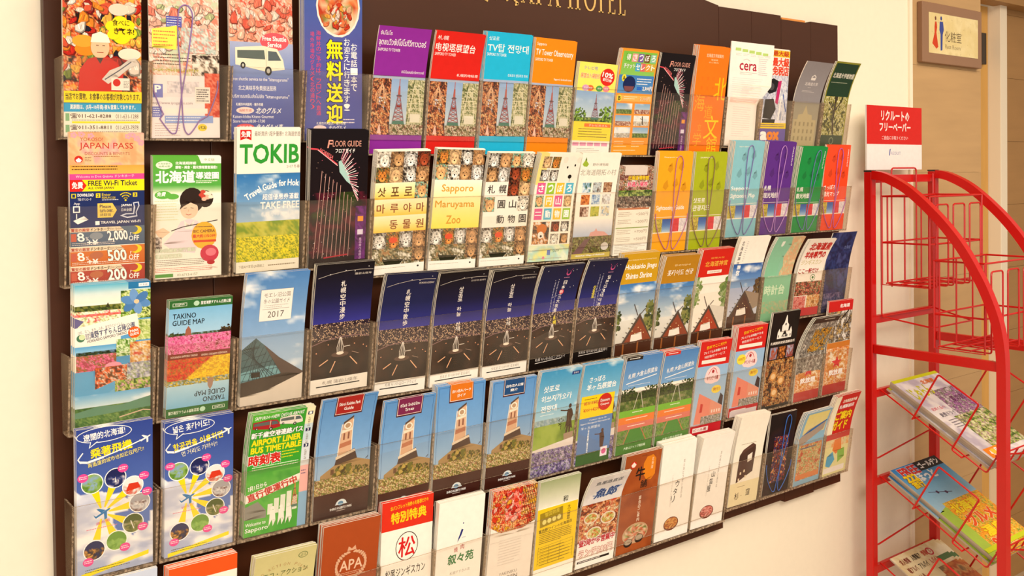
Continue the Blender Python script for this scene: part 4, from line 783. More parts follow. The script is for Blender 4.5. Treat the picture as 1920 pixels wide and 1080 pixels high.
def airplane(zh):
    def f(a):
        a.F(0, 0, 100, 210, lambda X, Y, x, y: np.where((vnoise(x, y, .028, 5) + (Y - .55) * 1.3 + (.5 - X) * .35 > .5)[..., None], f_sky('#e4e6f0', '#a8b4d8', .5, 4)(X, Y, x, y), lerp(C('#2f4596'), C('#5a78c0'), np.clip(Y * 1.6, 0, 1))), 2.5)
        a.E(36, 11, 36, 11, '#ffffff', 28).E(36, 11, 35, 10, '#33489a', 28).P([(18, 19), (16, 28), (28, 20)], '#ffffff').P([(18.8, 19), (17.4, 26), (26.4, 19.4)], '#33489a')
        if zh: a.T('遼闊的北海道!', 9, 6, 54, 10, '#ffffff', .02, rot=-4).T('乘著飛機', 18, 27, 54, 13, '#ffe81c', .03, rot=-6).T('再遙遠的城市也如近在咫尺!!', 14, 43, 74, 6.5, '#f4e87a', .01, rot=-9)
        else: a.T('넓은 홋카이도!', 12, 5, 52, 11, '#ffffff', .02, rot=-4).T('항공편을 이용하면', 12, 30, 72, 11, '#ffe81c', .03, rot=-8).T('먼 거리도 가까이!!', 24, 44, 52, 8, '#f4f0d0', .01, rot=-9)
        a.L([(88, 27), (60, 36), (34, 43), (14, 47), (5, 46), (2, 41), (8, 33)], 1.6, '#ffffff').L([(34, 43), (14, 47), (5, 45)], 3, '#ffffff'); plane(a, 90, 26, .55, '#f4f6fa')
        cs = [(20, 78), (50, 76), (73, 92), (82, 118), (73, 146), (51, 166), (22, 173)]
        for x, y in cs:
            d = math.hypot(x - 33, y - 122); nx, ny = -(y - 122) / d, (x - 33) / d; ex, ey = 33 + (x - 33) * .72, 122 + (y - 122) * .72; sx, sy = 33 + (x - 33) * .16, 122 + (y - 122) * .16
            a.P([(sx + nx, sy + ny), (ex + nx * 5, ey + ny * 5), (ex - nx * 5, ey - ny * 5), (sx - nx, sy - ny)], '#f8dc1c')
        pics = [['#4a7a2c', '#8ab04a', '#88a8d0'], ['#1c2458', '#2c3a78', '#d8d0d8'], ['#e4e8e8', '#c83a24', '#dce4e0'], ['#a8a8b0', '#e4e4e6', '#6a4a48'], ['#4a5a24', '#8a8a4a', '#a8a48a'], ['#6a9a3a', '#98c060', '#7aa850'], ['#1c2458', '#241a20', '#e8a848']]
        for i, (x, y) in enumerate(cs): a.E(x, y, 14.4, 14.4, '#ffffff', 24).EF(x, y, 13.2, 13.2, lambda X, Y, xx, yy, P=pics[i], i=i: np.where((Y < .42)[..., None], f_mix(P[::-1][:2] if i in (0,) else P[:1] * 2, .05, i)(X, Y, xx, yy), f_mix(P, .12, i + 2)(X, Y, xx, yy)), 22)
        a.P([(64, 97), (68, 88), (80, 88), (83, 96), (66, 99)], '#d03820').P([(49, 82), (50, 74), (51.5, 82)], '#f4f0f0').L([(70, 142), (74, 154)], 1.2, '#e8e4dc')
        for x, y in ((8, 68), (60, 64), (88, 80), (92, 104), (86, 154), (62, 178), (14, 188)): a.E(x, y, 7, 6, '#e84a9a', 14).D(x - 5, y - 2.2, 10, 2, 2.6, '#ffe8f4', 1.1)
        plane(a, 33, 122, .8, '#2878b8'); a.T('道央圈' if zh else '홋카이도 중앙', 24, 133, 18, 4, '#e0607a', 0, rot=-9).D(12, 142, 40, 1, 3, '#e0809a', 1)
        a.P([(5, 204), (94, 190), (94, 196), (5, 210)], '#f8e41c').D(10, 199, 70, 2, 3.4, '#5a5a20', .9)
    return f
def busleaf(a):
    a.R(0, 0, 100, 210, '#3aa030').P([(0, 0), (60, 0), (10, 14), (0, 12)], '#58b83a').T('SAPPORO⟷NEW CHITOSE AIRPORT', 4, 4, 78, 6, '#ffffff', .02)
    bus_pic(a, 2, 12, 44, 18, '#a8242c'); bus_pic(a, 44, 10, 38, 17, '#e6e0d8')
    a.T('新千歳空港連絡バス', 2, 32, 82, 10, '#ffffff', .04, out='#201c14', ow=.05).T('AIRPORT LINER', 4, 45, 78, 10, '#f4e41c', .05).T('BUS TIMETABLE', 4, 58, 80, 10, '#f4e41c', .05)
    a.T('時刻表', 2, 72, 50, 17, '#d0281c', .05, out='#ffffff', ow=.06).D(54, 72, 28, 3, 5, '#f4e41c', 1.5).D(8, 92, 74, 2, 4, '#e8f8e0', 1.4)
    a.F(0, 104, 88, 106, f_mix(['#3aa82c', '#5ab840', '#2f9a28'], .03, 3), 5).T('7月1日から', 3, 122, 30, 8, '#ffffff', .03, rot=-8).P([(0, 138), (86, 116), (86, 130), (0, 152)], '#f4f4ec').T('直行便運行中', 2, 128, 80, 13, '#c8241c', .04, rot=-14)
    a.P([(0, 180), (0, 158), (20, 152), (34, 170), (34, 182)], '#8a8a84')
    for x, h in ((36, 18), (46, 26), (56, 30), (66, 34), (76, 24)): a.R(x, 178 - h, 8, h, '#e4ece0')
    tower_pic(a, 72, 124, 14, 50, '#e08a3a', '#d87a3a')
    for x in (44, 58, 70): a.E(x, 168, 3, 3, '#f4f6f0').P([(x - 4, 172), (x + 4, 171), (x + 6, 190), (x + 2, 200), (x, 188), (x - 5, 200), (x - 4, 184)], '#f4f6f0')
    a.T('Welcome to', 2, 186, 32, 6, '#ffffff', .01).T('Sapporo', 2, 195, 36, 9, '#ffffff', .02)
    a.R(86, 0, 14, 60, '#f0ecc8').R(86, 60, 14, 44, '#d8e0e8').R(86, 30, 14, 30, '#c8dce8').R(86, 104, 14, 46, '#f0b8b8').R(86, 150, 14, 60, '#8ab8e0')
    for i, y in enumerate((8, 38, 66)): a.R(89, y, 8, 6, '#1c2454').T('123'[i], 91.5, y + 1, 3, 4, '#ffffff', .03).V('札幌都心線', 91, y + 10, 4, 18, '#7a6a50')
    a.D(88, 112, 8, 2, 5, '#5a4a80', 1.6)
def shiroi(tagc, l1, l2):
    def f(a):
        a.F(0, 0, 100, 168, f_grad('#5a94d4', '#78a8dc', '#b4cce4'), 6)
        for p in ([(4, 4), (4, 160)], [(96, 4), (96, 160)], [(4, 4), (96, 4)]): a.L(p, .6, '#2a5a9a')
        a.R(25, -1, 50, 34, '#4a1c20').R(26.5, -1, 47, 31.5, '#f0d8d0').R(27.5, 0, 45, 29.5, tagc).T(l1, 31, 10, 38, 5.5, '#ffffff', .02).T(l2, 41, 18.5, 17, 5.5, '#ffffff', .02)
        a.P([(45, 46), (62, 36), (63, 104), (40, 104)], '#d8b090').P([(45, 46), (62, 36), (62, 40), (45, 50)], '#5a4a40').P([(44, 60), (63, 57), (63, 62), (43, 66)], '#efe2cc').P([(42, 84), (63, 80), (63, 88), (41, 92)], '#b8785a')
        a.E(53, 53, 7, 6.4, '#f4ecdc').E(53, 53, 4.6, 4.2, '#b89878').R(47, 66, 3, 12, '#8a5a48').R(55, 65, 3, 12, '#8a5a48').L([(43, 50), (39, 106)], 1.6, '#f0e6d4').L([(62, 44), (64, 102)], 1.6, '#f0e6d4')
        a.P([(38, 106), (70, 96), (76, 116), (34, 122)], '#4a342c').P([(36, 106), (70, 97), (72, 101), (36, 111)], '#e4d4bc')
        a.P([(10, 134), (34, 120), (76, 114), (100, 122), (100, 160), (10, 160)], '#a88a5c').R(28, 126, 6, 9, '#6a4a30').R(44, 122, 6, 9, '#6a4a30').L([(92, 118), (96, 114)], 1.2, '#3a2a20')
        trees(a, 58, 138, 26, 17, 130, 5, ('#4a3c14', '#6a6a28', '#8a7a2c', '#b8a050', '#5a5a20')); trees(a, 88, 142, 16, 14, 70, 6, ('#5a4c1c', '#6a6a28', '#a89048')); trees(a, 8, 150, 14, 12, 50, 7, ('#3a4a18', '#6a6a28', '#8a8a3a')); a.F(0, 140, 100, 28, f_mix(['#5a5a20', '#a89a48', '#e8d8b0', '#8a4a38', '#6a7a2c'], .13, 8), 1.5)
        a.R(0, 167, 100, 43, '#401810', '#3a1810').E(50, 190, 10, 9, '#dce8f0', 20).R(39, 190, 22, 10, '#3c1810').E(49, 188, 5, 4, '#5a8ab0').R(39, 189, 22, 1, '#dce8f0').T('SHIROI KOIBITO PARK', 30, 194, 40, 4, '#ffffff', .02).D(42, 200, 16, 1, 2, '#e8d8d0', 1)
    return f
def hitsuji(ko):
    def f(a):
        a.F(0, 0, 100, 100, f_sky('#3f9ad0', '#a8d0e4', .3, 6), 4)
        if ko: a.R(76, 8, 20, 7, '#1c3a80').T('한국어', 80, 9.5, 12, 4, '#ffffff').T('삿포로', 12, 30, 38, 13, '#ffffff', .02).T('히쓰지가오카', 10, 50, 74, 13, '#ffffff', .02).T('전망대', 12, 70, 38, 13, '#ffffff', .02).D(12, 88, 50, 1, 3, '#e8f4f8', 1.2)
        else: a.T('さっぽろ', 18, 26, 40, 12, '#ffffff', .02).T('羊ヶ丘展望台', 14, 42, 76, 13, '#ffffff', .02)
        a.F(0, 98, 100, 14, f_mix(['#8aa8b8', '#b8ccd0', '#7a9a9a'], .06, 3), 3).F(0, 110, 100, 50, f_mix(['#6a8a2c', '#8aa83c', '#a0b850'], .04, 4), 4); trees(a, 66, 110, 8, 9, 30, 3, ('#1c2c14', '#3a4a20', '#2c3c1c')); a.L([(66, 116), (66, 124)], 1.4, '#3a2c1c')
        a.P([(80, 85), (89, 84), (92, 94), (91, 108), (95, 126), (90, 124), (90, 134), (86, 134), (85, 120), (82, 134), (78, 134), (80, 118), (75, 126), (79, 106), (78, 94)], '#4a3428').E(84.5, 79, 3.6, 4.6, '#4a3428').L([(81, 88), (72, 87), (62, 85)], 2.4, '#4a3428').L([(90, 88), (93, 98), (90, 106)], 2.4, '#4a3428').L([(83, 92), (83, 112)], .8, '#7a5a48').P([(74, 134), (98, 132), (98, 158), (78, 160)], '#a8907c').E(85, 158, 12, 8, '#8a4a3c')
        a.P([(0, 156), (100, 144), (100, 162), (0, 166)], '#e4dcd8').F(0, 160, 100, 50, f_mix(['#4a3c60', '#7a68a0', '#a894c8', '#5a6a3a', '#c8b8d8'], .13, 5), 1.4)
        if not ko:
            a.R(4, 66, 86, 144, '#5f86c0').R(4, 66, 86, 46, '#f8d41c').T('¥500→¥450', 12, 78, 40, 7, '#c83a20', .02).T('¥300→¥270', 12, 92, 40, 7, '#c83a20', .02).D(12, 72, 40, 1, 3, '#5a4a10', 1.4).E(66, 84, 18, 18, '#c82a20').T('Discount', 54, 77, 24, 6, '#ffffff', .02).T('Coupon', 55, 86, 22, 6, '#ffffff', .02)
            a.T('Custom: Up to 10', 30, 116, 44, 4, '#ffffff').T('Sapporo Hitsujigaoka Observation Hill', 8, 122, 76, 4, '#ffffff').T('羊ヶ丘展望台', 10, 130, 50, 6, '#e8f0f8')
            for i, ch in enumerate('Special Discount Ticket'): 
                if ch != ' ': a.T(ch, 28, 138 + i * 3, 5, 3.6, '#eef4fa', 0, rot=90)
            a.P([(60, 150), (70, 146), (74, 160), (72, 180), (64, 180)], '#5a4038').E(67, 144, 3.4, 4, '#5a4038').L([(64, 152), (48, 150)], 2, '#5a4038').R(4, 186, 86, 24, '#4a6a3c').R(66, 180, 18, 20, '#f4e8f0').E(75, 190, 6, 6, '#e06a9a')
    return f
def okura(tagc, foot):
    def f(a):
        a.R(0, 0, 100, 70, '#4f86c8', '#7aa8d8').R(0, 0, 44, 8, tagc).D(8, 3, 28, 1, 3, '#ffffff', 1.6).T('札幌 大倉山展望台', 12, 33, 80, 11, '#ffffff', .01, rot=-6).L([(10, 58), (92, 46)], 2, '#f0f4f8').D(16, 62, 60, 1, 3, '#e0e8f4', 1)
        a.F(0, 78, 100, 28, f_mix(['#1c2c10', '#2f4418', '#4a5a20', '#24381a'], .12, 5), 1.8); [trees(a, x_, 80 - 5 * math.sin(x_ / 30), 14, 10, 34, int(x_), ('#1c2c10', '#2f4418', '#4a5a20', '#24381a')) for x_ in (6, 26, 74, 94)]; a.E(50, 78, 7, 3, '#e4e4dc').F(0, 96, 100, 22, f_mix(['#3a5a1c', '#5a7a2c', '#8a8a60'], .08, 3), 2.5)
        a.L([(48, 80), (38, 118), (26, 176)], 1.3, '#e0ddd0').L([(54, 80), (66, 118), (86, 176)], 1.3, '#e0ddd0').R(0, 116, 100, 14, '#78b83a').D(36, 121, 28, 1, 3, '#f4f8e8', 1.6).R(0, 130, 100, 15, '#e8803a').D(20, 135, 60, 1, 3, '#fff0e0', 1.6).R(0, 145, 100, 13, '#d87a6a').D(26, 150, 48, 1, 3, '#fff0e8', 1.6)
        a.F(0, 158, 100, 30, f_mix(['#5a8a34', '#7aa048', '#8a8a70', '#4a7a2c'], .07, 3), 2.5).P([(34, 158), (62, 158), (80, 190), (20, 190)], '#4f8a3c').L([(32, 158), (18, 190)], 1.4, '#d86a50').L([(64, 158), (84, 190)], 1.4, '#d86a50').R(0, 188, 100, 22, '#5f8a44').T(foot, 22, 195, 60, 6, '#e8f4d8', .02)
    return f
def kirin(short):
    def f(a):
        a.R(0, 0, 100, 210, '#8ab4e0', '#b8d0ea').R(0, 0, 100, 56, '#cf2420').T('日本でここだけ!', 20, 8, 62, 7, '#f8d020', .03, rot=-6).T('プレミアムな体験ができる', 12, 20, 74, 6, '#ffffff', .01, rot=-5).T('特別割引サービス', 16, 30, 66, 6, '#ffffff', rot=-5).R(10, 42, 78, 8, '#f6ece4')
        a.E(52, 78, 24, 20, '#f4d8dc', 20).E(40, 84, 14, 12, '#f4d8dc').E(64, 84, 14, 12, '#f4d8dc').L([(38, 76), (44, 66), (52, 62), (60, 66), (66, 76)], 1.6, '#d04a50').T('キリンビール園', 34, 80, 36, 9, '#a82c30', .03).E(52, 70, 4, 4, '#a82c30')
        a.E(70, 112, 16, 9, '#f0d84a').T('割引', 60, 108, 20, 7, '#c8781c', .02).P([(8, 186), (16, 116), (56, 134), (96, 152), (96, 188)], '#e49a84').P([(16, 116), (56, 134), (56, 184), (10, 186)], '#e88c78').P([(24, 140), (32, 142), (31, 160), (23, 160)], '#c83a34').P([(86, 122), (96, 130), (96, 152), (80, 144)], '#3a2c34')
        for i in range(4): a.R(62 + i * 8, 158, 4, 7, '#f4e4dc')
        a.F(30, 170, 66, 18, f_mix(['#8a8a6a', '#b8b4c0', '#5a5a48', '#d0c8c8'], .12, 4), 2).R(0, 188, 100, 22, '#c8202c').R(8, 194, 50, 10, '#f4e8e4').T('ビール園', 12, 196, 40, 6, '#b02020', .02)
        if short: a.E(22, 76, 15, 12, '#f0e04a').T('100円', 12, 72, 20, 7, '#c8781c', .02).R(4, 196, 92, 14, '#e4dce4')
    return f
def church(a):
    a.R(0, 0, 100, 210, '#17100f').P([(26, 58), (26, 44), (31, 36), (36, 44), (40, 42), (40, 30), (46, 24), (51, 8), (53, 8), (58, 24), (64, 30), (64, 42), (68, 44), (73, 34), (78, 44), (78, 58)], '#f4f0ea').R(29, 50, 3, 5, '#17100f').R(72, 50, 3, 5, '#17100f').E(52, 28, 2.4, 3, '#17100f').P([(44, 50), (52, 40), (60, 50)], '#17100f').T('札幌', 42, 50, 22, 6, '#17100f', .03).T('札幌開拓使麦酒醸造所', 6, 64, 88, 6, '#e8e0d8', .03)
    for i, x in enumerate((8, 38, 68)): a.F(x, 76, 26, 26, f_mix([['#8aa0c8', '#a84a2c'], ['#3a1408', '#e08a3a'], ['#a8b0cc', '#8a3424']][i], .1, i), 2)
    a.F(0, 104, 100, 100, f_mix(['#1c100c', '#7a3a14', '#c8843a', '#e8c88a', '#3a1c10', '#a85a28'], .06, 9), 1.8)
    for x, y in ((30, 140), (60, 152), (40, 176)): a.E(x, y, 12, 10, '#d89a50').E(x, y, 8, 6, '#f0d0a0')
def street(a):
    a.F(0, 0, 100, 210, f_mix(['#5a5450', '#8a8680', '#b8b4ac', '#3a3430', '#d8d0c4'], .06, 5), 2).R(0, 0, 100, 14, '#3a2c24').D(40, 5, 40, 1, 3, '#d8d0c4', 2)
    a.F(30, 30, 66, 70, f_mix(['#3a342c', '#d88a1c', '#e8b82c', '#4a443c', '#8a8a80'], .07, 8), 1.8).F(0, 90, 100, 60, f_mix(['#4a4440', '#9a948c', '#6a645c', '#c8c4bc'], .12, 3), 2)
def redtop(a):
    a.R(0, 0, 100, 210, '#d8d4ce').R(0, 0, 100, 24, '#c8201c').T('北海道', 46, 8, 40, 8, '#ffffff', .03).F(0, 24, 100, 90, f_mix(['#e4e0da', '#8a8478', '#3a302c', '#c8a86a'], .06, 4), 2).R(8, 30, 40, 10, '#e8e4dc').L([(60, 40), (84, 24)], 4, '#2c2420').L([(70, 60), (96, 40)], 3, '#2c2420')
def beer(a):
    a.F(0, 0, 100, 210, f_mix(['#c8682c', '#e8b070', '#f4e4c8', '#b0481c', '#e89a4a'], .05, 7), 2).R(0, 0, 100, 22, '#c87a30').F(10, 34, 34, 120, f_mix(['#f4ead8', '#d8943a', '#c87a28'], .05, 2), 3).F(56, 34, 34, 120, f_mix(['#f4ead8', '#d8943a', '#c87a28'], .05, 5), 3)
    P_ = [(50 + (24 if i % 2 == 0 else 10) * math.sin(i * math.pi / 5), 84 - (26 if i % 2 == 0 else 11) * math.cos(i * math.pi / 5)) for i in range(10)]
    a.P(P_, '#d8282c').T('飲放題', 20, 112, 60, 22, '#ffffff', .05, out='#c8202c').R(0, 170, 100, 40, '#b8302c')
def eco(a):
    a.R(0, 0, 100, 210, '#cdc68c', '#d0ca94').E(78, 14, 8, 6, '#6a7a48', 20).E(78, 14, 6.8, 4.8, '#cdc68c', 20).T('エコ', 74, 12, 8, 4, '#6a7a48', .02)
    for i, ch in enumerate('ECO ACTION POINT'):
        t = -1.05 + i * .14
        if ch != ' ': a.T(ch, 46 + 46 * math.sin(t) - 2, 62 - 40 * math.cos(t), 4 if ch != 'I' else 1.2, 5.4, '#b08a5a', 0, rot=math.degrees(t))
    a.T('エコ・アクション', 16, 36, 72, 11, '#5f6a38', .01).T('ポイント', 32, 56, 44, 10, '#5f6a38', .01).E(50, 130, 26, 26, '#a8b868').E(50, 130, 18, 18, '#d8d8a0')
def apabook(a):
    a.R(0, 0, 100, 210, '#a84a20', '#a04418')
    for i in range(16):
        for s_ in (-1, 1):
            t = i / 16 * 3.1; x = 52 + s_ * 26 * math.sin(t); y = 78 + 24 * math.cos(t); a.E(x, y, 4, 2.2, '#d8a888', 8, rot=t * s_)
    a.E(52, 77, 21, 21, '#a4461c', 24).T('APA', 32, 68, 40, 18, '#e4c0a4', .02).L([(26, 98), (78, 98)], 2.4, '#d8a888').P([(44, 52), (46, 44), (52, 49), (58, 44), (60, 52)], '#d8a888').D(34, 90, 36, 2, 3, '#d8a888', 1.2).T('APA BOOK', 22, 112, 70, 12, '#f0d8c4', .01)
def matsuo(a):
    a.R(0, 0, 100, 210, '#f8f3ea').R(0, 0, 100, 46, '#d8301c').T('本パンフレット持参のお客様だけの', 16, 6, 74, 7, '#f8d420', .02, rot=-3).T('特別特典', 18, 18, 68, 17, '#f8d420', .04, rot=-2)
    a.E(50, 76, 22, 23, '#3a2a26', 28).E(50, 76, 20.6, 21.6, '#f8f3ea', 28).T('松', 34, 61, 32, 31, '#d01c20', .02).T('松尾ジンギスカン', 10, 108, 78, 15, '#1c1614', .01).T('北海道名物', 36, 127, 28, 5, '#4a3a34')
    a.F(6, 144, 88, 66, f_mix(['#3a1c14', '#7a3a28', '#a86a50', '#d8b8a8'], .04, 3), 3).E(18, 158, 11, 14, '#c8a03c').E(18, 158, 8, 10, '#e4cc7a')
def jojoen(a):
    a.R(0, 0, 100, 210, '#faf6ee').P([(46, 72), (52, 56), (56, 58), (52, 68), (44, 80)], '#1c2c78').E(55, 46, 1.2, 1.4, '#1c2c78').D(54, 72, 10, 1, 2, '#5a6a9a', .8).T('焼', 38, 88, 8, 9, '#b8242c', .01).T('肉', 52, 85, 8, 9, '#b8242c', .01)
    a.T('叙々苑', 26, 100, 56, 18, '#1c7a3a', .03).T('札幌すすきの店', 32, 132, 44, 6, '#9a9a90')
def spine(a):
    a.R(0, 0, 100, 210, '#1c1210').V('良質吟味、おいしさが最高のサービス', 84, 12, 11, 130, '#f0e8e0', .02).F(80, 150, 20, 50, f_mix(['#7a1c18', '#c84a40', '#2c1412'], .1, 2), 2)
def yakiniku(a):
    a.R(0, 0, 100, 210, '#f4ece2').F(0, 0, 100, 84, f_mix(['#a81c10', '#d8442c', '#e89a5a', '#f0d898', '#7a1408', '#d8a020'], .06, 5), 1.6)
    for i in range(9): a.L([(58 + i * 5, 0), (86 + i * 5, 80)], .8, '#5a3a28').L([(60, 8 + i * 9), (100, 2 + i * 9)], .8, '#5a3a28')
    a.F(30, 4, 36, 56, f_mix(['#c02018', '#f0887a', '#e04a3a', '#f8c8b8'], .14, 8), 1.6); blobs(a, 4, 2, 60, 60, ['#c82a1c', '#f0806a', '#e0503a', '#f2b0a0', '#e8a030', '#d8381c'], 46, 4, 9, 9); a.P([(0, 84), (0, 70), (24, 84), (56, 90), (100, 74), (100, 100), (0, 100)], '#f4ece2')
    a.D(22, 98, 50, 10, 5.4, '#e0d8d0', 1.2).T('YAKINIKU', 28, 164, 40, 6, '#8a8078').T('JOJOEN', 26, 173, 44, 10, '#5a4c44').D(30, 188, 36, 1, 2.4, '#b0a498', 1)
def greenleaf(a):
    a.F(0, 0, 100, 60, f_grad('#98a47a', '#c8ccb0', '#f0efe4'), 5).R(0, 58, 100, 152, '#f2f0e6').T('和', 60, 40, 12, 12, '#3a3a30', .02).D(60, 56, 14, 1, 3, '#7a7a60', 1)
def yellowsheet(a):
    a.R(0, 0, 100, 168, '#f0cc1c').P([(6, 12), (62, 6), (64, 44), (8, 52)], '#9a8420').T('雪国物産', 18, 10, 36, 12, '#d8c040', .02, rot=-8)
    for i in range(4): a.E(18 + i * 12, 38 - i * 1.4, 5, 7, '#e8dc80')
    a.V('冬の大感謝祭', 74, 8, 8, 42, '#7a6410', .02).T('富良野ワインの北海道店', 6, 54, 82, 9, '#6a5810', .02, rot=-5).D(8, 66, 80, 7, 5, '#7a6410', 1.8)
    for i in range(6): a.L([(8, 108 + i * 9), (94, 104 + i * 9)], .7, '#7a6410')
    for x in (8, 34, 62, 94): a.L([(x, 106), (x, 158)], .7, '#7a6410')
    a.D(12, 112, 74, 6, 9, '#7a6410', 2)
def fish(a):
    a.F(0, 0, 100, 66, f_mix(['#d8d6d8', '#eceaec', '#e4e2e6'], .03, 3), 4).T('魚屋路直送', 16, 12, 70, 9, '#3a4450', .01, skew=.15).T('魚郎', 24, 32, 56, 22, '#2c4a88', .03, out='#b8c8e4', skew=.2).L([(20, 46), (50, 52), (90, 34)], 2, '#5a7ab0')
    a.F(0, 66, 100, 94, f_mix(FOOD, .055, 6), 1.8)
    blobs(a, 4, 70, 92, 80, ['#b8401c', '#e08a4a', '#f0d0a0', '#7a2c14', '#c85a30', '#e8c8a0'], 60, 3, 8, 8)
    for x, y, r in ((28, 100, 18), (74, 108, 20), (40, 136, 20)): a.E(x, y, r, r * .7, '#e8dcc8').EF(x, y, r * .84, r * .56, f_mix(['#b8401c', '#e8a85a', '#8aa83a', '#f0d8b0'], .13, int(x)))
    a.R(0, 152, 100, 58, '#faf5ee').T('昼2時から営業中', 4, 146, 92, 15, '#c0243c', .05, out='#ffffff', ow=.07).T('ランチ380円', 6, 170, 88, 18, '#f4e4dc', .04, out='#b83a3a', ow=.05).R(4, 194, 84, 5, '#221a18').D(7, 195.6, 78, 1, 3, '#f4ece4', 1.6)
def cow(a):
    a.F(0, 0, 100, 210, f_mix(['#9c4a1e', '#a85424', '#8e4018'], .02, 3), 6).E(24, 22, 8, 7.5, '#c8281c').P([(17, 22), (24, 16), (31, 22), (27, 27), (21, 27)], '#f4e8e0')
    a.P([(60, 10), (76, 8), (86, 18), (88, 52), (78, 62), (64, 60), (54, 46), (52, 24)], '#e0841c').V('北海道', 74, 14, 6, 26, '#fbe8c8').T('牛', 34, 30, 24, 28, '#1c1412', .03).T('舗', 50, 60, 18, 16, '#1c1412', .02)
    a.D(44, 6, 14, 1, 3, '#4a2414', 1).V('宴会のご案内', 50, 92, 7, 56, '#fbf0e0', .01)
    a.E(50, 172, 36, 22, '#c8a884', 26).EF(50, 172, 33, 19, f_mix(['#6a7a2c', '#e8dcb8', '#c84a2c', '#f0e4cc', '#8a5a38'], .1, 6), 24)
    for x, y in ((32, 190), (62, 186)): a.E(x, y, 12, 9, '#2c1c16').E(x, y - 2, 10, 6, '#b8a894')
def whitemenu(title, dish, frac=.5):
    def f(a):
        a.R(0, 0, 100, 210, '#faf6f0').V(title, 48, 84, 11, 16 * len(title) if len(title) < 4 else 48, '#2c2420', .01, skew=.3).V('炭火焼とうまい酒の店', 66, 40, 4.5, 86, '#8a7e76').V('ごゆっくりお楽しみください', 36, 70, 3.5, 70, '#b8aea6')
        a.E(46, 178, 22, 15, '#7a3a2a', 22).EF(46, 177, 19.5, 12.5, f_mix(dish, .14, 5), 22)
    return f
def shokudo(a):
    a.R(0, 0, 100, 210, '#f8f3e6').R(0, 156, 100, 54, '#efe4bc').D(20, 66, 52, 1, 3, '#a89a88', 1.2).P([(18, 148), (20, 92), (72, 74), (74, 84), (72, 136), (18, 156)], '#4a322c').P([(48, 96), (64, 90), (64, 108), (50, 112)], '#f0e8dc')
    for x, y in ((28, 132), (40, 128), (46, 142), (24, 146)): a.R(x, y, 5, 6, '#f0e0c0')
    a.P([(20, 92), (72, 74), (60, 68), (30, 80)], '#5a3c34').D(26, 166, 38, 1, 3, '#8a7a5a', 1.2).T('杉', 20, 180, 14, 16, '#2c241c', .01).T('窪', 58, 176, 14, 16, '#2c241c', .01).D(40, 188, 5, 1, 3, '#8a7a5a', 1)
def darkmenu(a):
    a.F(0, 0, 100, 210, f_mix(['#140e12', '#241418', '#1a1020'], .03, 3), 5).F(24, 60, 56, 120, f_mix(['#1a1020', '#c83a24', '#241418', '#2c4a90', '#140e12', '#e8a060'], .08, 5), 1.8)
def bluecard(a):
    a.R(0, 0, 100, 210, '#8cb8d4').R(10, 6, 84, 60, '#e8dc8a', '#dcd09a').P([(0, 76), (30, 54), (94, 34), (90, 62), (40, 84), (6, 100)], '#a8988c').P([(6, 70), (40, 54), (96, 34), (96, 38), (42, 60)], '#2c6ab0')
    a.F(4, 96, 92, 100, f_mix(['#c87a50', '#e8d0a8', '#8aa868', '#d8a070', '#b84a38'], .06, 6), 2).D(12, 104, 60, 1, 3, '#3a6a8a', 4).R(4, 180, 92, 14, '#d88a5a')
def redguide(a):
    a.R(0, 0, 100, 210, '#c82420').T('北海道産直市場', 34, 14, 58, 9, '#fff4e8', .03).T('札幌駅前店', 28, 28, 60, 10, '#ffffff', .03).T('ご案内', 24, 46, 64, 22, '#f8d820', .05, out='#8a1410').T('ガイド', 20, 72, 60, 22, '#f8d820', .05, out='#8a1410').R(0, 2, 22, 100, '#f0ead0')
    a.R(0, 118, 100, 92, '#e8e4a8').F(0, 118, 100, 20, f_mix(['#e8a860', '#f0d8b0', '#d8d8a0'], .05, 4), 3).P([(40, 120), (66, 118), (72, 150), (50, 158), (34, 146)], '#e88030').P([(14, 160), (36, 150), (48, 172), (30, 190), (12, 184)], '#4aa8d8').P([(56, 150), (84, 146), (88, 170), (62, 182)], '#8ac048').R(6, 190, 86, 14, '#f4f0ec')
def plaincard(c1, c2):
    def f(a): a.R(0, 0, 100, 210, c1).R(0, 0, 100, 26, c2).D(14, 34, 60, 6, 5, '#8a8078', 1.6)
    return f
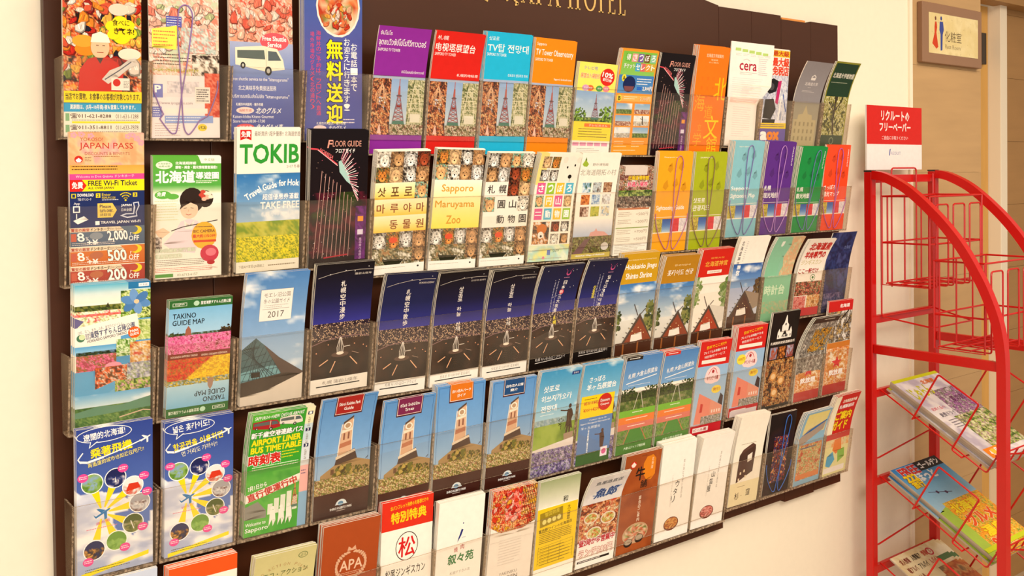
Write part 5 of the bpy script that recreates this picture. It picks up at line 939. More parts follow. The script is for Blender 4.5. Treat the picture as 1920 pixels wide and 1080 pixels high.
def magcover(kind):
    """A4 covers, 210 x 297 mm"""
    def f(a):
        if kind == 0:
            a.F(0, 0, 210, 297, f_mix(['#b8b0c4', '#d8d4dc', '#e8e4e4', '#c4bccc'], .02, 5), 5); a.R(0, 0, 210, 10, '#c8cc1c')
            a.F(90, 60, 120, 110, f_mix(['#8a4a90', '#c8a0c0', '#6a4a6a', '#5a6a3c', '#d8c8d8'], .07, 6), 2.2).F(60, 150, 150, 120, f_mix(['#3a4a1c', '#7a9a3a', '#c8d870', '#8a4a80', '#dce4b0'], .07, 9), 2.2)
            a.T('じゃらん', 14, 34, 92, 40, '#c8c81c', .03, rot=-4).T('北海道', 100, 20, 60, 14, '#e87a2c', .03).T('花咲く丘へ', 14, 110, 60, 10, '#d8486a', .02).T('絶景ドライブ', 20, 130, 80, 14, '#6a6474', .02).D(24, 156, 60, 4, 8, '#7a7480', 2.4)
            a.T('夏の旅', 130, 90, 60, 20, '#6a2a5a', .02).R(10, 258, 80, 30, '#f08a1c').T('4月号', 24, 264, 40, 18, '#ffffff', .04).E(40, 272, 10, 9, '#f8c83a')
        elif kind == 1:
            a.F(0, 0, 210, 150, f_grad('#2c7ac0', '#7ab4dc', '#a8cce4'), 10).R(100, 0, 110, 30, '#241a1c').T('ゴールデン', 110, 6, 90, 18, '#f4f0f0', .05)
            a.T('FREE', 20, 6, 76, 26, '#c82a2c', .05, out='#f0e8e0').T('ほっと', 60, 32, 80, 26, '#f0f4f8', .05).T('222', 12, 30, 48, 20, '#f8d81c', .05, out='#c8881c').T('旅行', 14, 52, 44, 20, '#f8d81c', .05, out='#c8881c')
            a.L([(40, 90), (120, 110)], 2, '#4a3a60').E(70, 98, 5, 5, '#4a2a50').E(100, 106, 5, 5, '#4a2a50')
            a.F(40, 130, 170, 167, f_mix(['#f0a020', '#f8d02c', '#e86a20', '#f8e86a', '#5a8a2c', '#f4b020'], .06, 8), 2.4)
            for i, (t, x, y, w_, h_) in enumerate((('北海道', 50, 140, 110, 30), ('グルメ', 56, 178, 120, 34), ('温泉', 70, 220, 90, 30), ('99選', 60, 252, 80, 30))): a.T(t, x, y, w_, h_, ['#f8e020', '#f05a1c'][i % 2], .05, out=['#e8581c', '#fff0c0'][i % 2])
            a.P([(0, 150), (40, 140), (40, 297), (0, 297)], '#a8c84a').R(0, 270, 210, 12, '#c8d81c')
        else:
            a.F(0, 0, 210, 297, f_mix(['#e8d8b0', '#d8c090', '#f0e4c8'], .02, 4), 6).E(150, 24, 14, 12, '#c02c3c').E(150, 24, 9, 8, '#e8dcc0').R(150, 44, 60, 16, '#5a7a4a')
            for i in range(7): a.T('求人情報アルバイト札幌版'[i:i + 4], 16 + (i % 3) * 50, 14 + (i // 3) * 26, 40, 16, ['#8a3424', '#3a2a20', '#c84a2c'][i % 3], .03)
            a.D(16, 96, 170, 12, 14, '#8a5a38', 4).F(120, 70, 90, 160, f_mix(['#c87a3c', '#a84a28', '#e0a868', '#8a6a48'], .04, 4), 4)
    return f

# ------------------------------------------------------------------ the room
def struct(name, mb, m, loc=None, parent=None, bevel=0):
    o = mb.obj(name, m, parent, loc, bevel=bevel)
    if parent is None: o['kind'] = 'structure'
    return o
struct('floor', MB().box(-4, 5, -4.5, .6, -.05, 0), 'floor')
struct('ceiling', MB().box(-4, 5, -4.5, .6, 2.70, 2.75), 'ceiling')
struct('wall_front', MB().box(-4, 2.166, .018, .14, 0, 2.70), 'wall')
struct('trim_1', MB().box(2.166, 2.180, .012, .14, 0, 2.70), 'trim')
wr = struct('wall_right', MB().box(2.180, 2.572, .026, .14, 0, 2.70), 'wood')
pv = MB().box(0, .390, 0, .0065, .0003, .2997).mesh('plank')
pv.materials.append(MT['wood'])
for i in range(9):
    link('plank', pv, None, wr, (2.181, .0195, .3 * i))
struct('wall_back_passage', MB().box(3.196, 5, .27, .4, 0, 2.70), 'wood2')
wb = bpy.data.objects['wall_back_passage']
pv2 = MB().box(0, .9, 0, .006, .0005, .2295).mesh('plank'); pv2.materials.append(MT['wood2'])
pv3 = MB().box(0, .45, 0, .006, .0005, .2295).mesh('plank'); pv3.materials.append(MT['wood2'])
for i in range(11):
    if i % 2: link('plank', pv3, None, wb, (3.197, .2635, .23 * i)); link('plank', pv2, None, wb, (3.648, .2635, .23 * i))
    else: link('plank', pv2, None, wb, (3.197, .2635, .23 * i)); link('plank', pv3, None, wb, (4.098, .2635, .23 * i))
struct('trim_2', MB().box(3.148, 3.196, .235, .4, 0, 2.70), 'trim', bevel=.002)
dr = struct('door_1', MB().box(2.90, 3.146, .28, .32, 0, 2.09), 'jamb')
MB().box(3.03, 3.10, .262, .28, 1.88, 1.99).box(3.045, 3.06, .25, .262, 1.885, 1.985).obj('hinge', 'hinge', dr)
struct('trim_3', MB().box(2.572, 5, .20, .262, 2.09, 2.70), 'wood2')

# ------------------------------------------------------------------ the wall rack: brown boards, acrylic holders
XD = [.0005, .1165, .2309, .348, .4633, .5713, .6799, .7892, .8948, 1.0025, 1.1115, 1.2216, 1.3340, 1.4535, 1.5677, 1.684, 1.797]
rack = tag(empty('brochure_rack', (.9, 0, ZO - .56)), 'long dark brown wall rack with rows of clear acrylic leaflet pockets', 'rack')
RL = (-.9, 0, .56)
def panel(x0, x1, z0, z1, pts=None):
    mb = MB()
    if pts is None: mb.box(x0, x1, 0, .0175, z0, z1)
    else:
        n = len(pts); mb.v = [(x, 0, z) for x, z in pts] + [(x, .0175, z) for x, z in pts]
        mb.f = [list(range(n))[::1], list(range(n, 2 * n))[::-1]] + [[i, i + n, (i + 1) % n + n, (i + 1) % n] for i in range(n)]; mb.mi = [0] * (n + 2)
    o = mb.obj('panel', 'board', rack, RL, bevel=.0008); return o
panel(-.010, .2145, -.64, .645); panel(.2155, .4625, -.64, .645)
arc_top = [(.4633, .66), (.4633, -.56), (1.3625, -.56), (1.3625, .607), (1.335, .6115), (1.30, .618), (1.25, .628), (1.18, .640), (1.10, .649), (1.0, .656), (.9, .66)]
main = panel(0, 0, 0, 0, arc_top)
panel(1.3632, 1.4755, -.543, .605); panel(1.4762, 1.5838, -.543, .605); panel(1.5846, 1.6995, -.550, .5965); panel(1.7002, 1.8115, -.547, .601)
MB().box(1.59, 1.68, .002, .009, .597, .6015).obj('edge_strip', mat('orange_edge', C('#d98a3a'), .5, noise=.05), rack, RL)
# raised gold lettering with serifs, one mesh per letter
def letter(name, strokes, x, z, h, x_end=None):
    mb = MB()
    for s_ in strokes:
        kind, a = s_[0], s_[1:]
        if kind == 'b':                                   # bar from (x0,z0) to (x1,z1), width w
            x0, z0, x1, z1, w_ = a; d = math.hypot(x1 - x0, z1 - z0); nx, nz = -(z1 - z0) / d * w_ / 2, (x1 - x0) / d * w_ / 2
            q = [(x0 + nx, z0 + nz), (x0 - nx, z0 - nz), (x1 - nx, z1 - nz), (x1 + nx, z1 + nz)]
            b = len(mb.v)
            mb.v += [(x + p * h, -.0012, z + r * h) for p, r in q] + [(x + p * h, 0, z + r * h) for p, r in q]
            for f in ((0, 1, 2, 3), (0, 4, 5, 1), (1, 5, 6, 2), (2, 6, 7, 3), (3, 7, 4, 0)): mb.f.append([b + i for i in f]); mb.mi.append(0)
        else:                                             # ring arc: cx, cz, rx, rz, w thick at the sides, t0, t1
            cx, cz, rx, rz, wk, wn, t0, t1 = a; n = 20; b = len(mb.v)
            for i in range(n + 1):
                t = t0 + (t1 - t0) * i / n; k = (wn + (wk - wn) * abs(math.cos(t))) / 2
                for s2 in (1, -1):
                    for y in (-.0012, 0): mb.v.append((x + (cx + (rx + s2 * k) * math.cos(t)) * h, y, z + (cz + (rz + s2 * k) * math.sin(t)) * h))
            for i in range(n):
                o = b + i * 4
                for f in ((0, 2, 6, 4), (0, 4, 5, 1), (2, 3, 7, 6)): mb.f.append([o + k for k in f]); mb.mi.append(0)
    if x_end:
        a0, a1 = min(p[0] for p in mb.v), max(p[0] for p in mb.v); mb.v = [(x + (p[0] - a0) / (a1 - a0) * (x_end - x), p[1], p[2]) for p in mb.v]
    o = mb.obj(name, 'gold', main, None); return o
tk, tn, sf = .15, .05, .045
def serif(cx, z, w_=.16): return ('b', cx - w_, z, cx + w_, z, sf)
LZ, LH = .5575, .052
for ch, x, st in (
    ('A', (0.8060, 0.8380), [('b', .08, 0, .36, 1, tn), ('b', .40, 1, .66, 0, tk), ('b', .16, .34, .56, .34, tn), serif(.08, .02, .12), serif(.68, .02, .16)]),
    ('P', (0.8420, 0.8660), [('b', .14, 0, .14, 1, tk), ('r', .2, .74, .3, .24, tk, tn, -math.pi / 2, math.pi / 2), serif(.14, .02), serif(.1, .98, .1)]),
    ('A', (0.8710, 0.9030), [('b', .08, 0, .36, 1, tn), ('b', .40, 1, .66, 0, tk), ('b', .16, .34, .56, .34, tn), serif(.08, .02, .12), serif(.68, .02, .16)]),
    ('H', (0.9207, 0.9530), [('b', .13, 0, .13, 1, .12), ('b', .62, 0, .62, 1, .12), ('b', .13, .5, .62, .5, tn), serif(.13, .02), serif(.62, .02), serif(.13, .98), serif(.62, .98)]),
    ('O', (0.9630, 0.9950), [('r', .42, .5, .36, .48, .12, tn, 0, 2 * math.pi)]),
    ('T', (0.9940, 1.0220), [('b', .34, 0, .34, 1, .12), ('b', .0, .97, .68, .97, tn), ('b', .01, .84, .01, 1, tn), ('b', .67, .84, .67, 1, tn), serif(.34, .02)]),
    ('E', (1.0270, 1.0470), [('b', .12, 0, .12, 1, .12), ('b', .12, .02, .54, .02, tn), ('b', .12, .52, .44, .52, tn), ('b', .12, .98, .5, .98, tn), ('b', .55, 0, .56, .18, tn), serif(.12, .02)]),
    ('L', (1.0560, 1.0750), [('b', .12, 0, .12, 1, .12), ('b', .12, .02, .52, .02, tn), ('b', .53, 0, .55, .22, tn), serif(.12, .02), serif(.12, .98)])):
    letter('letter', st, x[0], LZ, LH, x[1])
ring = MB()
crest = [('r', .5, .5, .40, .36, .07, .07, 0, 2 * math.pi), ('r', .5, .5, .27, .24, .05, .05, 0, 2 * math.pi), ('b', .3, .5, .7, .5, .08), ('b', .5, .3, .5, .7, .08)]
for i in range(22):
    t = math.pi * (1.03 + i / 21 * .94); cx, cz = .5 + .44 * math.cos(t), .5 + .40 * math.sin(t); crest.append(('b', cx, cz, cx + .09 * math.cos(t + (.9 if i % 2 else -.3)), cz + .08 * math.sin(t + (.9 if i % 2 else -.3)), .04))
crest += [('r', .22, .03, .12, .05, .05, .04, -.5, 3.4), ('b', .08, .02, .02, -.02, .06), ('b', .02, -.02, .1, -.05, .05), ('r', .78, .03, .12, .05, .05, .04, -.3, 3.6), ('b', .92, .02, .99, -.03, .06), ('b', .99, -.03, .9, -.06, .05), ('b', .3, .06, .7, .06, .06)]
letter('crest', crest, .722, .556, .078)

def yfront(dz):                                          # outer face of a holder front, dz below its lip
    return -.048 + dz * .150
TK = .0025
def side_plate(mb, x0, x1, zl, zf):
    yb = yfront(zl - zf)
    mb.hexa([(x0, yb, zf), (x1, yb, zf), (x0, -.0002, zf), (x1, -.0002, zf), (x0, yfront(0), zl), (x1, yfront(0), zl), (x0, -.0002, zl), (x1, -.0002, zl)], (2, 2, 2, 1, 1, 1))
def holder(c0, c1, r, gap, open_bottom):
    zl = .2 * (3 - r); zf = zl - (.127 if open_bottom else .107); mb = MB()
    xl, xr = XD[c0] + gap, XD[c1] - gap
    zb = zl - .104 if open_bottom else zf - .003
    a, b = yfront(0), yfront(zl - zb)
    mb.hexa([(xl, b, zb), (xr, b, zb), (xl, b + TK, zb), (xr, b + TK, zb), (xl, a, zl), (xr, a, zl), (xl, a + TK, zl), (xr, a + TK, zl)], (2, 2, 0, 0, 2, 2))
    e = .00012
    for c in range(c0, c1 + 1):
        if c == c0: x0, x1 = xl + e, xl + TK
        elif c == c1: x0, x1 = xr - TK, xr - e
        else: x0, x1 = XD[c] - .0011, XD[c] + .0011
        yb = yfront(zl - zf) + TK
        mb.hexa([(x0, yb, zf), (x1, yb, zf), (x0, -.0003, zf), (x1, -.0003, zf), (x0, a + TK + e, zl - e), (x1, a + TK + e, zl - e), (x0, -.0003, zl - e), (x1, -.0003, zl - e)], (2, 2, 2, 1, 1, 1))
    yb = yfront(zl - zf) + (TK + e if not open_bottom else -.001)
    mb.box(xl + e, xr - e, yb, -.0003, zf - .003, zf - .0003, 2)
    mb.obj('leaflet_holder', ['clear', 'side', 'edge'], rack, RL)
for r in range(1, 6):
    for c in (0, 1, 2, 3): holder(c, c + 1, r, .0012, False)
    holder(4, 8, r, .0008, True); holder(8, 12, r, .0008, True)
    for c in (12, 13, 14, 15): holder(c, c + 1, r, .0014, False)

# ------------------------------------------------------------------ leaflets
YB = -.026; AM = math.sin(math.radians(8.6))
def mapper(w_, h_, t_, flare=0):
    a_ = min(math.sin(t_), AM); D_ = h_ * math.sin(t_); b_ = (D_ - a_ * h_) / max(h_ - .1, .02) ** 2
    def m(u, v, off=0):
        V_ = (210 - np.asarray(v)) / 210 * h_
        q_ = np.clip((V_ - .095) / .04, 0, 1) * np.asarray(u) / 100 * flare
        return np.stack([(np.asarray(u) - 50) / 100 * w_ + q_ * w_, -q_ * .06 - (a_ * V_ + b_ * np.maximum(0, V_ - .1) ** 2) - off, V_ * math.cos(t_)], -1)
    return m
def body_mesh(mp, th, name='paper'):
    n = 43; vv = np.linspace(0, 210, n); V = []; f = []
    for off in (0, -th):
        for u in (0, 100): V.append(mp(np.full(n, u), vv, off))
    V = np.concatenate(V)                                 # FL, FR, BL, BR columns
    for i in range(n - 1):
        FL, FR, BL, BR = i, n + i, 2 * n + i, 3 * n + i
        f += [(FL, FL + 1, FR + 1, FR), (BR, BR + 1, BL + 1, BL), (BL, BL + 1, FL + 1, FL), (FR, FR + 1, BR + 1, BR)]
    f += [(0, n, 3 * n, 2 * n), (n - 1, 3 * n - 1, 4 * n - 1, 2 * n - 1)]
    me = bpy.data.meshes.new(name); me.from_pydata(V.tolist(), [], f); me.update(); me.materials.append(MT['page']); return me
cord_mats = {}
def leaflet(key, art, n, label, g, dx=0, front=0, flare=0, th=.0022, name='leaflet', cat='leaflet', rowname=''):
    x, w_, h_, t_, r_ = g; row, c = int(key[1]), int(key[3:])
    zf = .2 * (3 - row) - (.107 if c < 4 or c > 11 else .127)
    lo, hi = XD[c] + .0032, XD[c + 1] - .0032
    if c in (4, 8): lo += .0006
    if c in (7, 11): hi -= .0006
    w_ = min(w_, hi - lo, .1005); r_ = max(-.022, min(.022, r_)); x = min(max(x + dx, lo + w_ / 2), hi - w_ / 2)
    mp = mapper(w_, h_, max(t_, math.radians(5)) if flare else t_, flare); A = Art(); art(A); cov = A.build(mp); bod = body_mesh(mp, th)
    zb = zf + abs(w_ / 2 * math.sin(r_)) + .0003
    grp = None
    if n: grp = 'stack of ' + label.split(',')[0]
    def put(x, y, z, lab):
        o = link(name, bod, None, None, (x, y, z + ZO)); o.rotation_euler = (0, -r_, 0); tag(o, lab, cat, grp)
        link('cover_print', cov, None, o); return o
    yf = YB - front
    o = put(x, yf, zb, label)
    rr = random.Random(key + label)
    sgn = -1
    for k in range(1, n + 1):
        y = yf + k * (th + .0007)
        if y + th > -.0008: break
        xx = min(max(x - .0006 * k + rr.uniform(-.0006, .0006), lo + w_ / 2), hi - w_ / 2)
        put(xx, y, zb + .0006 * k + rr.uniform(0, .0012), 'copy behind the front ' + ' '.join(label.split(',')[0].split()[:11]))
    return o, mp, (x, yf, zb, r_)
G = {
'r1c0': (0.0569, 0.1025, 0.2157, 0.143, 0.047),
'r1c1': (0.1680, 0.0997, 0.2229, 0.082, 0.036),
'r1c2': (0.2864, 0.0996, 0.2373, 0.058, 0.047),
'r1c3': (0.4045, 0.1040, 0.2535, 0.077, 0.039),
'r1c4': (0.5133, 0.0984, 0.2079, 0.212, 0.004),
'r1c5': (0.6200, 0.1020, 0.2081, 0.209, -0.002),
'r1c6': (0.7365, 0.1014, 0.2152, 0.168, 0.004),
'r1c7': (0.8445, 0.1009, 0.2122, 0.161, -0.007),
'r1c8': (0.9508, 0.0979, 0.1760, 0.165, -0.012),
'r1c9': (1.0555, 0.1017, 0.2093, 0.196, 0.008),
'r1c10': (1.1636, 0.1012, 0.2084, 0.186, 0.001),
'r1c11': (1.2785, 0.0981, 0.2315, 0.162, 0.007),
'r1c12': (1.3962, 0.1139, 0.2274, 0.036, -0.038),
'r1c13': (1.4990, 0.1005, 0.2219, 0.094, 0.009),
'r1c14': (1.6163, 0.1008, 0.2032, 0.280, -0.008),
'r1c15': (1.7368, 0.0980, 0.2100, 0.268, -0.002),
'r2c0': (0.0593, 0.0969, 0.2064, 0.071, 0.006),
'r2c1': (0.1670, 0.0978, 0.1744, 0.052, 0.001),
'r2c2': (0.2900, 0.1032, 0.2176, 0.122, 0.020),
'r2c3': (0.4065, 0.1031, 0.2165, 0.121, 0.015),
'r2c4': (0.5248, 0.1010, 0.2071, 0.176, 0.020),
'r2c5': (0.6254, 0.0985, 0.2107, 0.158, -0.015),
'r2c6': (0.7318, 0.1018, 0.2068, 0.194, -0.000),
'r2c7': (0.8412, 0.0983, 0.2048, 0.220, -0.014),
'r2c8': (0.9516, 0.1026, 0.2061, 0.192, 0.001),
'r2c9': (1.0543, 0.0938, 0.1788, 0.150, -0.001),
'r2c10': (1.1655, 0.1010, 0.2084, 0.139, 0.001),
'r2c11': (1.2754, 0.0996, 0.2080, 0.134, 0.000),
'r2c12': (1.3952, 0.1004, 0.2129, 0.160, 0.002),
'r2c13': (1.5079, 0.1001, 0.2133, 0.165, -0.002),
'r2c14': (1.6286, 0.0975, 0.2036, 0.183, 0.002),
'r2c15': (1.7362, 0.0996, 0.2082, 0.127, 0.002),
'r3c0': (0.0613, 0.0994, 0.2011, 0.067, -0.002),
'r3c1': (0.1778, 0.0910, 0.1731, 0.165, -0.002),
'r3c2': (0.2908, 0.0994, 0.2058, 0.206, 0.001),
'r3c3': (0.4055, 0.1009, 0.2110, 0.185, 0.009),
'r3c4': (0.5173, 0.0972, 0.2090, 0.223, -0.015),
'r3c5': (0.6295, 0.1032, 0.2038, 0.213, 0.005),
'r3c6': (0.7392, 0.1018, 0.2003, 0.229, 0.002),
'r3c7': (0.8396, 0.1020, 0.2034, 0.266, 0.009),
'r3c8': (0.9417, 0.1006, 0.2057, 0.262, -0.012),
'r3c9': (1.0616, 0.1021, 0.2081, 0.172, 0.006),
'r3c10': (1.1713, 0.1005, 0.1980, 0.212, -0.011),
'r3c11': (1.2790, 0.0990, 0.2058, 0.210, 0.003),
'r3c12': (1.3942, 0.1004, 0.2059, 0.229, -0.015),
'r3c13': (1.5042, 0.1023, 0.2031, 0.283, -0.017),
'r3c14': (1.6291, 0.1027, 0.1919, 0.288, -0.023),
'r3c15': (1.7363, 0.0990, 0.2007, 0.211, -0.002),
'r4c0': (0.0605, 0.1001, 0.2077, 0.075, 0.004),
'r4c1': (0.1764, 0.1011, 0.1966, 0.063, -0.003),
'r4c2': (0.2932, 0.0999, 0.1983, 0.220, -0.010),
'r4c3': (0.4039, 0.0971, 0.2059, 0.230, 0.001),
'r4c4': (0.5186, 0.0983, 0.2031, 0.192, 0.009),
'r4c5': (0.6273, 0.1011, 0.2057, 0.116, -0.008),
'r4c6': (0.7364, 0.0989, 0.2009, 0.158, -0.008),
'r4c7': (0.8388, 0.1010, 0.2073, 0.197, -0.001),
'r4c8': (0.9471, 0.1016, 0.2044, 0.186, -0.006),
'r4c9': (1.0587, 0.1032, 0.2051, 0.184, -0.010),
'r4c10': (1.1689, 0.1012, 0.2024, 0.186, -0.004),
'r4c11': (1.2741, 0.0983, 0.2080, 0.164, -0.022),
'r4c12': (1.4077, 0.1017, 0.2066, 0.157, -0.011),
'r4c13': (1.5146, 0.0998, 0.2289, 0.168, 0.000),
'r4c14': (1.6381, 0.1048, 0.2155, 0.319, -0.001),
'r4c15': (1.7420, 0.1030, 0.2298, 0.109, -0.011),
'r5c2': (0.2945, 0.0990, 0.1802, 0.185, -0.026),
'r5c3': (0.4076, 0.1016, 0.1974, 0.145, -0.024),
'r5c4': (0.5192, 0.0994, 0.2248, 0.062, -0.057),
'r5c5': (0.6210, 0.0955, 0.2067, 0.122, -0.015),
'r5c6': (0.7351, 0.1026, 0.2031, 0.136, -0.023),
'r5c7': (0.8463, 0.0993, 0.2013, 0.155, -0.006),
'r5c8': (0.9480, 0.1018, 0.1953, 0.281, -0.016),
'r5c9': (1.0550, 0.1030, 0.2098, 0.166, -0.007),
'r5c10': (1.1632, 0.1047, 0.2096, 0.142, -0.010),
'r5c11': (1.2707, 0.1026, 0.2075, 0.190, -0.019),
'r5c12': (1.3952, 0.0996, 0.2113, 0.193, -0.055),
'r5c13': (1.5120, 0.0949, 0.1934, 0.142, -0.018),
'r5c14': (1.6322, 0.1013, 0.1871, 0.240, 0.005),
'r5c15': (1.7405, 0.0990, 0.2115, 0.236, 0.003),'r5c0': (.0605, .1, .200, .10, 0), 'r5c1': (.1764, .1, .191, .10, 0),
}
BLUE_MAP = '#86c4d4'
LEAVES = [
('r1c0', fisher, 1, 'seafood leaflet with a fisherman in red, top row at the far left'),
('r1c1', crab, 0, 'pink and white seafood leaflet held by a purple cord'),
('r1c2', shuttle, 1, 'blue leaflet with a cream shuttle bus below pink crab'),
('r1c3', muryo, 4, 'dark blue leaflet with four large yellow characters'),
('r1c4', tvtower('#8e2aa0', 'ซัปโปโร', 'จุดชมวิวซัปโปโรทีวีทาวเวอร์', 'SAPPORO TV TOWER', 'ซัปโปโรแลนด์มาร์คทาวเวอร์'), 0, 'purple topped tower leaflet with Thai writing'),
('r1c5', tvtower('#d8231c', '札幌', '电视塔展望台', 'SAPPORO TV TOWER', '札幌的地标塔'), 1, 'red topped tower leaflet in the top row'),
('r1c6', tvtower('#1fb8e6', '삿포로', 'TV탑 전망대', 'SAPPORO TV TOWER', '삿포로의 랜드마크 타워'), 3, 'cyan topped tower leaflet in the top row'),
('r1c7', tvtower('#f48c12', 'Sapporo', 'TV Tower Observatory', 'SAPPORO TV TOWER', "Sapporo's landmark tower"), 2, 'orange topped tower leaflet with English title'),
('r1c8', tvticket, 2, 'pale yellow discount leaflet with a red ten percent seal'),
('r1c9', select, 3, 'orange ticket leaflet with green title squares and six small photos'),
('r1c10', floorguide, 1, 'black floor guide leaflet in the top row, beside the plain orange one'),
('r1c11', bungaku, 4, 'plain orange leaflet with large yellow characters'),
('r1c12', cera, 1, 'white flopping leaflet with green tabs and a dark red word'),
('r1c13', aox, 1, 'leaflet with cameras and bold red outlined characters'),
('r1c14', greyhall, 0, 'grey leaflet with a pale hall, top row near the end'),
('r1c15', botanic, 1, 'dark green and olive leaflet with a tree, end of the top row'),
('r2c0', japanpass, 1, 'coupon leaflet with pink blossom top and yellow ticket band'),
('r2c1', hkguide, 3, 'white guide leaflet with green top and a woman in a kimono'),
('r2c2', tokib, 2, 'white travel guide with green capitals over a yellow flower field'),
('r2c3', floorguide, 3, 'black floor guide leaflet with a pink lit wheel, second row'),
('r2c4', zoo('ko'), 4, 'zoo leaflet with Korean letters on yellow squares'),
('r2c5', zoo('en'), 2, 'zoo leaflet with a yellow English title'),
('r2c6', zoo('zh'), 2, 'zoo leaflet with black Chinese characters on white'),
('r2c7', zoojp, 4, 'zoo leaflet with a white bear and pastel lettered tiles'),
('r2c8', village, 2, 'white village leaflet with nine small square photos'),
('r2c9', museum, 3, 'short museum ticket leaflet with a price list'),
('r2c10', maplet('#f4a81c', '', 'Sightseeing Guide', 'Sapporo', ty=96), 3, 'orange yellow map held by a purple cord'),
('r2c11', maplet('#a8b41c', '삿포로', '관광지도', 'SAPPORO'), 2, 'lime green map held by a brown cord'),
('r2c12', maplet(BLUE_MAP, 'Sapporo', 'Sightseeing Map', 'Sapporo sightseeing'), 5, 'light blue map held by a cord'),
('r2c13', maplet('#5c2c8e', '札幌', '观光地图', side=True), 3, 'violet map held by a lilac cord'),
('r2c14', maplet('#159046', '札幌', '觀光地圖', side=True), 5, 'green map held by a slanting cord'),
('r2c15', maplet('#ee4a20', 'さっぽろ', '観光マップ', side=True), 1, 'red map held by a purple cord, end of the second row'),
('r3c0', takino_jp, 3, 'park leaflet with a collage of flower photos'),
('r3c1', takino_map, 2, 'short guide map with green bands and red and yellow flowers'),
('r3c2', moere, 2, 'sky blue leaflet with a glass pyramid and white title square'),
('r3c3', night('札幌空中漫步', 1, '藻岩山缆车', 'w', foot='札幌 藻岩山缆车'), 2, 'black night view leaflet, first from the left of the night views'),
('r3c4', night('札幌空中散歩', 0, 'MT.MOIWA ROPEWAY', 'w'), 2, 'navy night view leaflet between the two black topped ones'),
('r3c5', night('삿포로 하늘 산책', 1, '모이와야마 로프웨이', 'w', foot='삿포로 모이와야마 로프웨이'), 4, 'black topped Korean night view leaflet left of its twin'),
('r3c6', night('삿포로 하늘 산책', 1, '모이와야마 로프웨이', 'w', foot='삿포로 모이와야마 로프웨이'), 5, 'black topped Korean night view leaflet right of its twin'),
('r3c7', night(('日本新三大夜景', '札幌'), 0, '', 'b', 'new'), 2, 'starry navy night view leaflet with a red dotted Japanese title'),
('r3c8', night(('일본신3대야경', '삿포로'), 0, '', 'b', 'new', foot='삿포로 모이와야마 로프웨이'), 1, 'starry navy night view leaflet with a Korean title'),
('r3c9', jingu('gold', 'Hokkaido Jingu', 'Shinto Shrine'), 4, 'shrine leaflet with a gold top and English title'),
('r3c10', jingu('ochre', '한국어안내', '홋카이도 신궁'), 4, 'shrine leaflet with an ochre top and Korean title'),
('r3c11', jingu('red', '官幣大社', '北海道神宮'), 4, 'shrine leaflet with a red top'),
('r3c12', jingu('white', '', ''), 2, 'shrine leaflet with a white top and blue sky'),
('r3c13', clocktower, 2, 'mint green leaflet with a tan map along one side'),
('r3c14', lamb, 2, 'white leaflet with red brush characters above meat dishes'),
('r3c15', darkblue, 0, 'dark blue leaflet at the end of the third row'),
('r4c0', airplane(True), 2, 'blue airplane leaflet with Chinese yellow title'),
('r4c1', airplane(False), 3, 'blue airplane leaflet with Korean yellow title'),
('r4c2', busleaf, 4, 'green airport bus timetable leaflet with coloured index tabs'),
('r4c3', shiroi('#a82420', 'Shiroi Koibito Park', 'Guide'), 1, 'clock tower leaflet with a red title tag'),
('r4c4', shiroi('#7a2450', 'ชิโรอิ โคอิบิโตะ', 'ไทย'), 1, 'clock tower leaflet with a plum title tag'),
('r4c5', shiroi('#d8741c', '白い恋人パーク', 'ガイド'), 4, 'clock tower leaflet with an orange title tag'),
('r4c6', shiroi('#1c4a80', '白色恋人公園', '簡介'), 2, 'clock tower leaflet with a blue title tag'),
('r4c7', hitsuji(True), 3, 'sky blue lavender field leaflet with Korean title and bronze statue'),
('r4c8', hitsuji(False), 3, 'lavender field leaflet overlaid by a yellow discount ticket'),
('r4c9', okura('#2a2420', '大倉山ジャンプ競技場'), 5, 'ski jump leaflet with a black corner tab'),
('r4c10', okura('#d03028', '大倉山跳台競技場'), 5, 'ski jump leaflet with a red corner tab'),
('r4c11', kirin(False), 3, 'red topped beer garden leaflet, left one of the pair'),
('r4c12', kirin(True), 5, 'red topped beer garden leaflet with a yellow coupon dot, right one of the pair'),
('r4c13', church, 1, 'black leaflet with a white spired building'),
('r4c14', street, 3, 'grey street photo leaflet with yellow leaves'),
('r4c15', redtop, 1, 'grey leaflet with a narrow red top at the end of the fourth row'),
('r5c0', plaincard('#eef0f4', '#c8d4ec'), 1, 'white and pale blue leaflet, bottom row at the far left'),
('r5c1', plaincard('#f4efe4', '#e8561c'), 4, 'white and orange leaflet peeking up at the bottom edge'),
('r5c2', eco, 3, 'pale olive leaflet with an arched title'),
('r5c3', apabook, 4, 'copper brown booklet with a crest'),
('r5c4', matsuo, 6, 'white leaflet with a red band and a circled red character'),
('r5c5', jojoen, 3, 'plain white leaflet with green brush characters'),
('r5c6', yakiniku, 3, 'cream leaflet with grilled meat on a wire grate'),
('r5c7', greenleaf, 2, 'pale green fading leaflet behind a yellow sheet'),
('r5c8', fish, 1, 'bent leaflet with blue brush title and noodle bowls'),
('r5c9', cow, 3, 'copper brown leaflet with a black ox character and hot pot'),
('r5c10', whitemenu('ウタリ', ['#7a3a1c', '#c87a3a', '#e8b868', '#a84a28']), 6, 'white leaflet with a brown dish, left one of two'),
('r5c11', whitemenu('山笛屋', ['#7a2a24', '#d86a60', '#f0b8b0', '#a83a38']), 6, 'white leaflet with a pink dish, right one of two'),
('r5c12', shokudo, 5, 'cream leaflet with a dark house'),
('r5c13', darkmenu, 1, 'black leaflet held by a blue cord'),
('r5c14', bluecard, 3, 'light blue and yellow leaflet with a folded flap'),
('r5c15', redguide, 3, 'red leaflet with yellow characters at the end of the bottom row'),
]
placed = {}
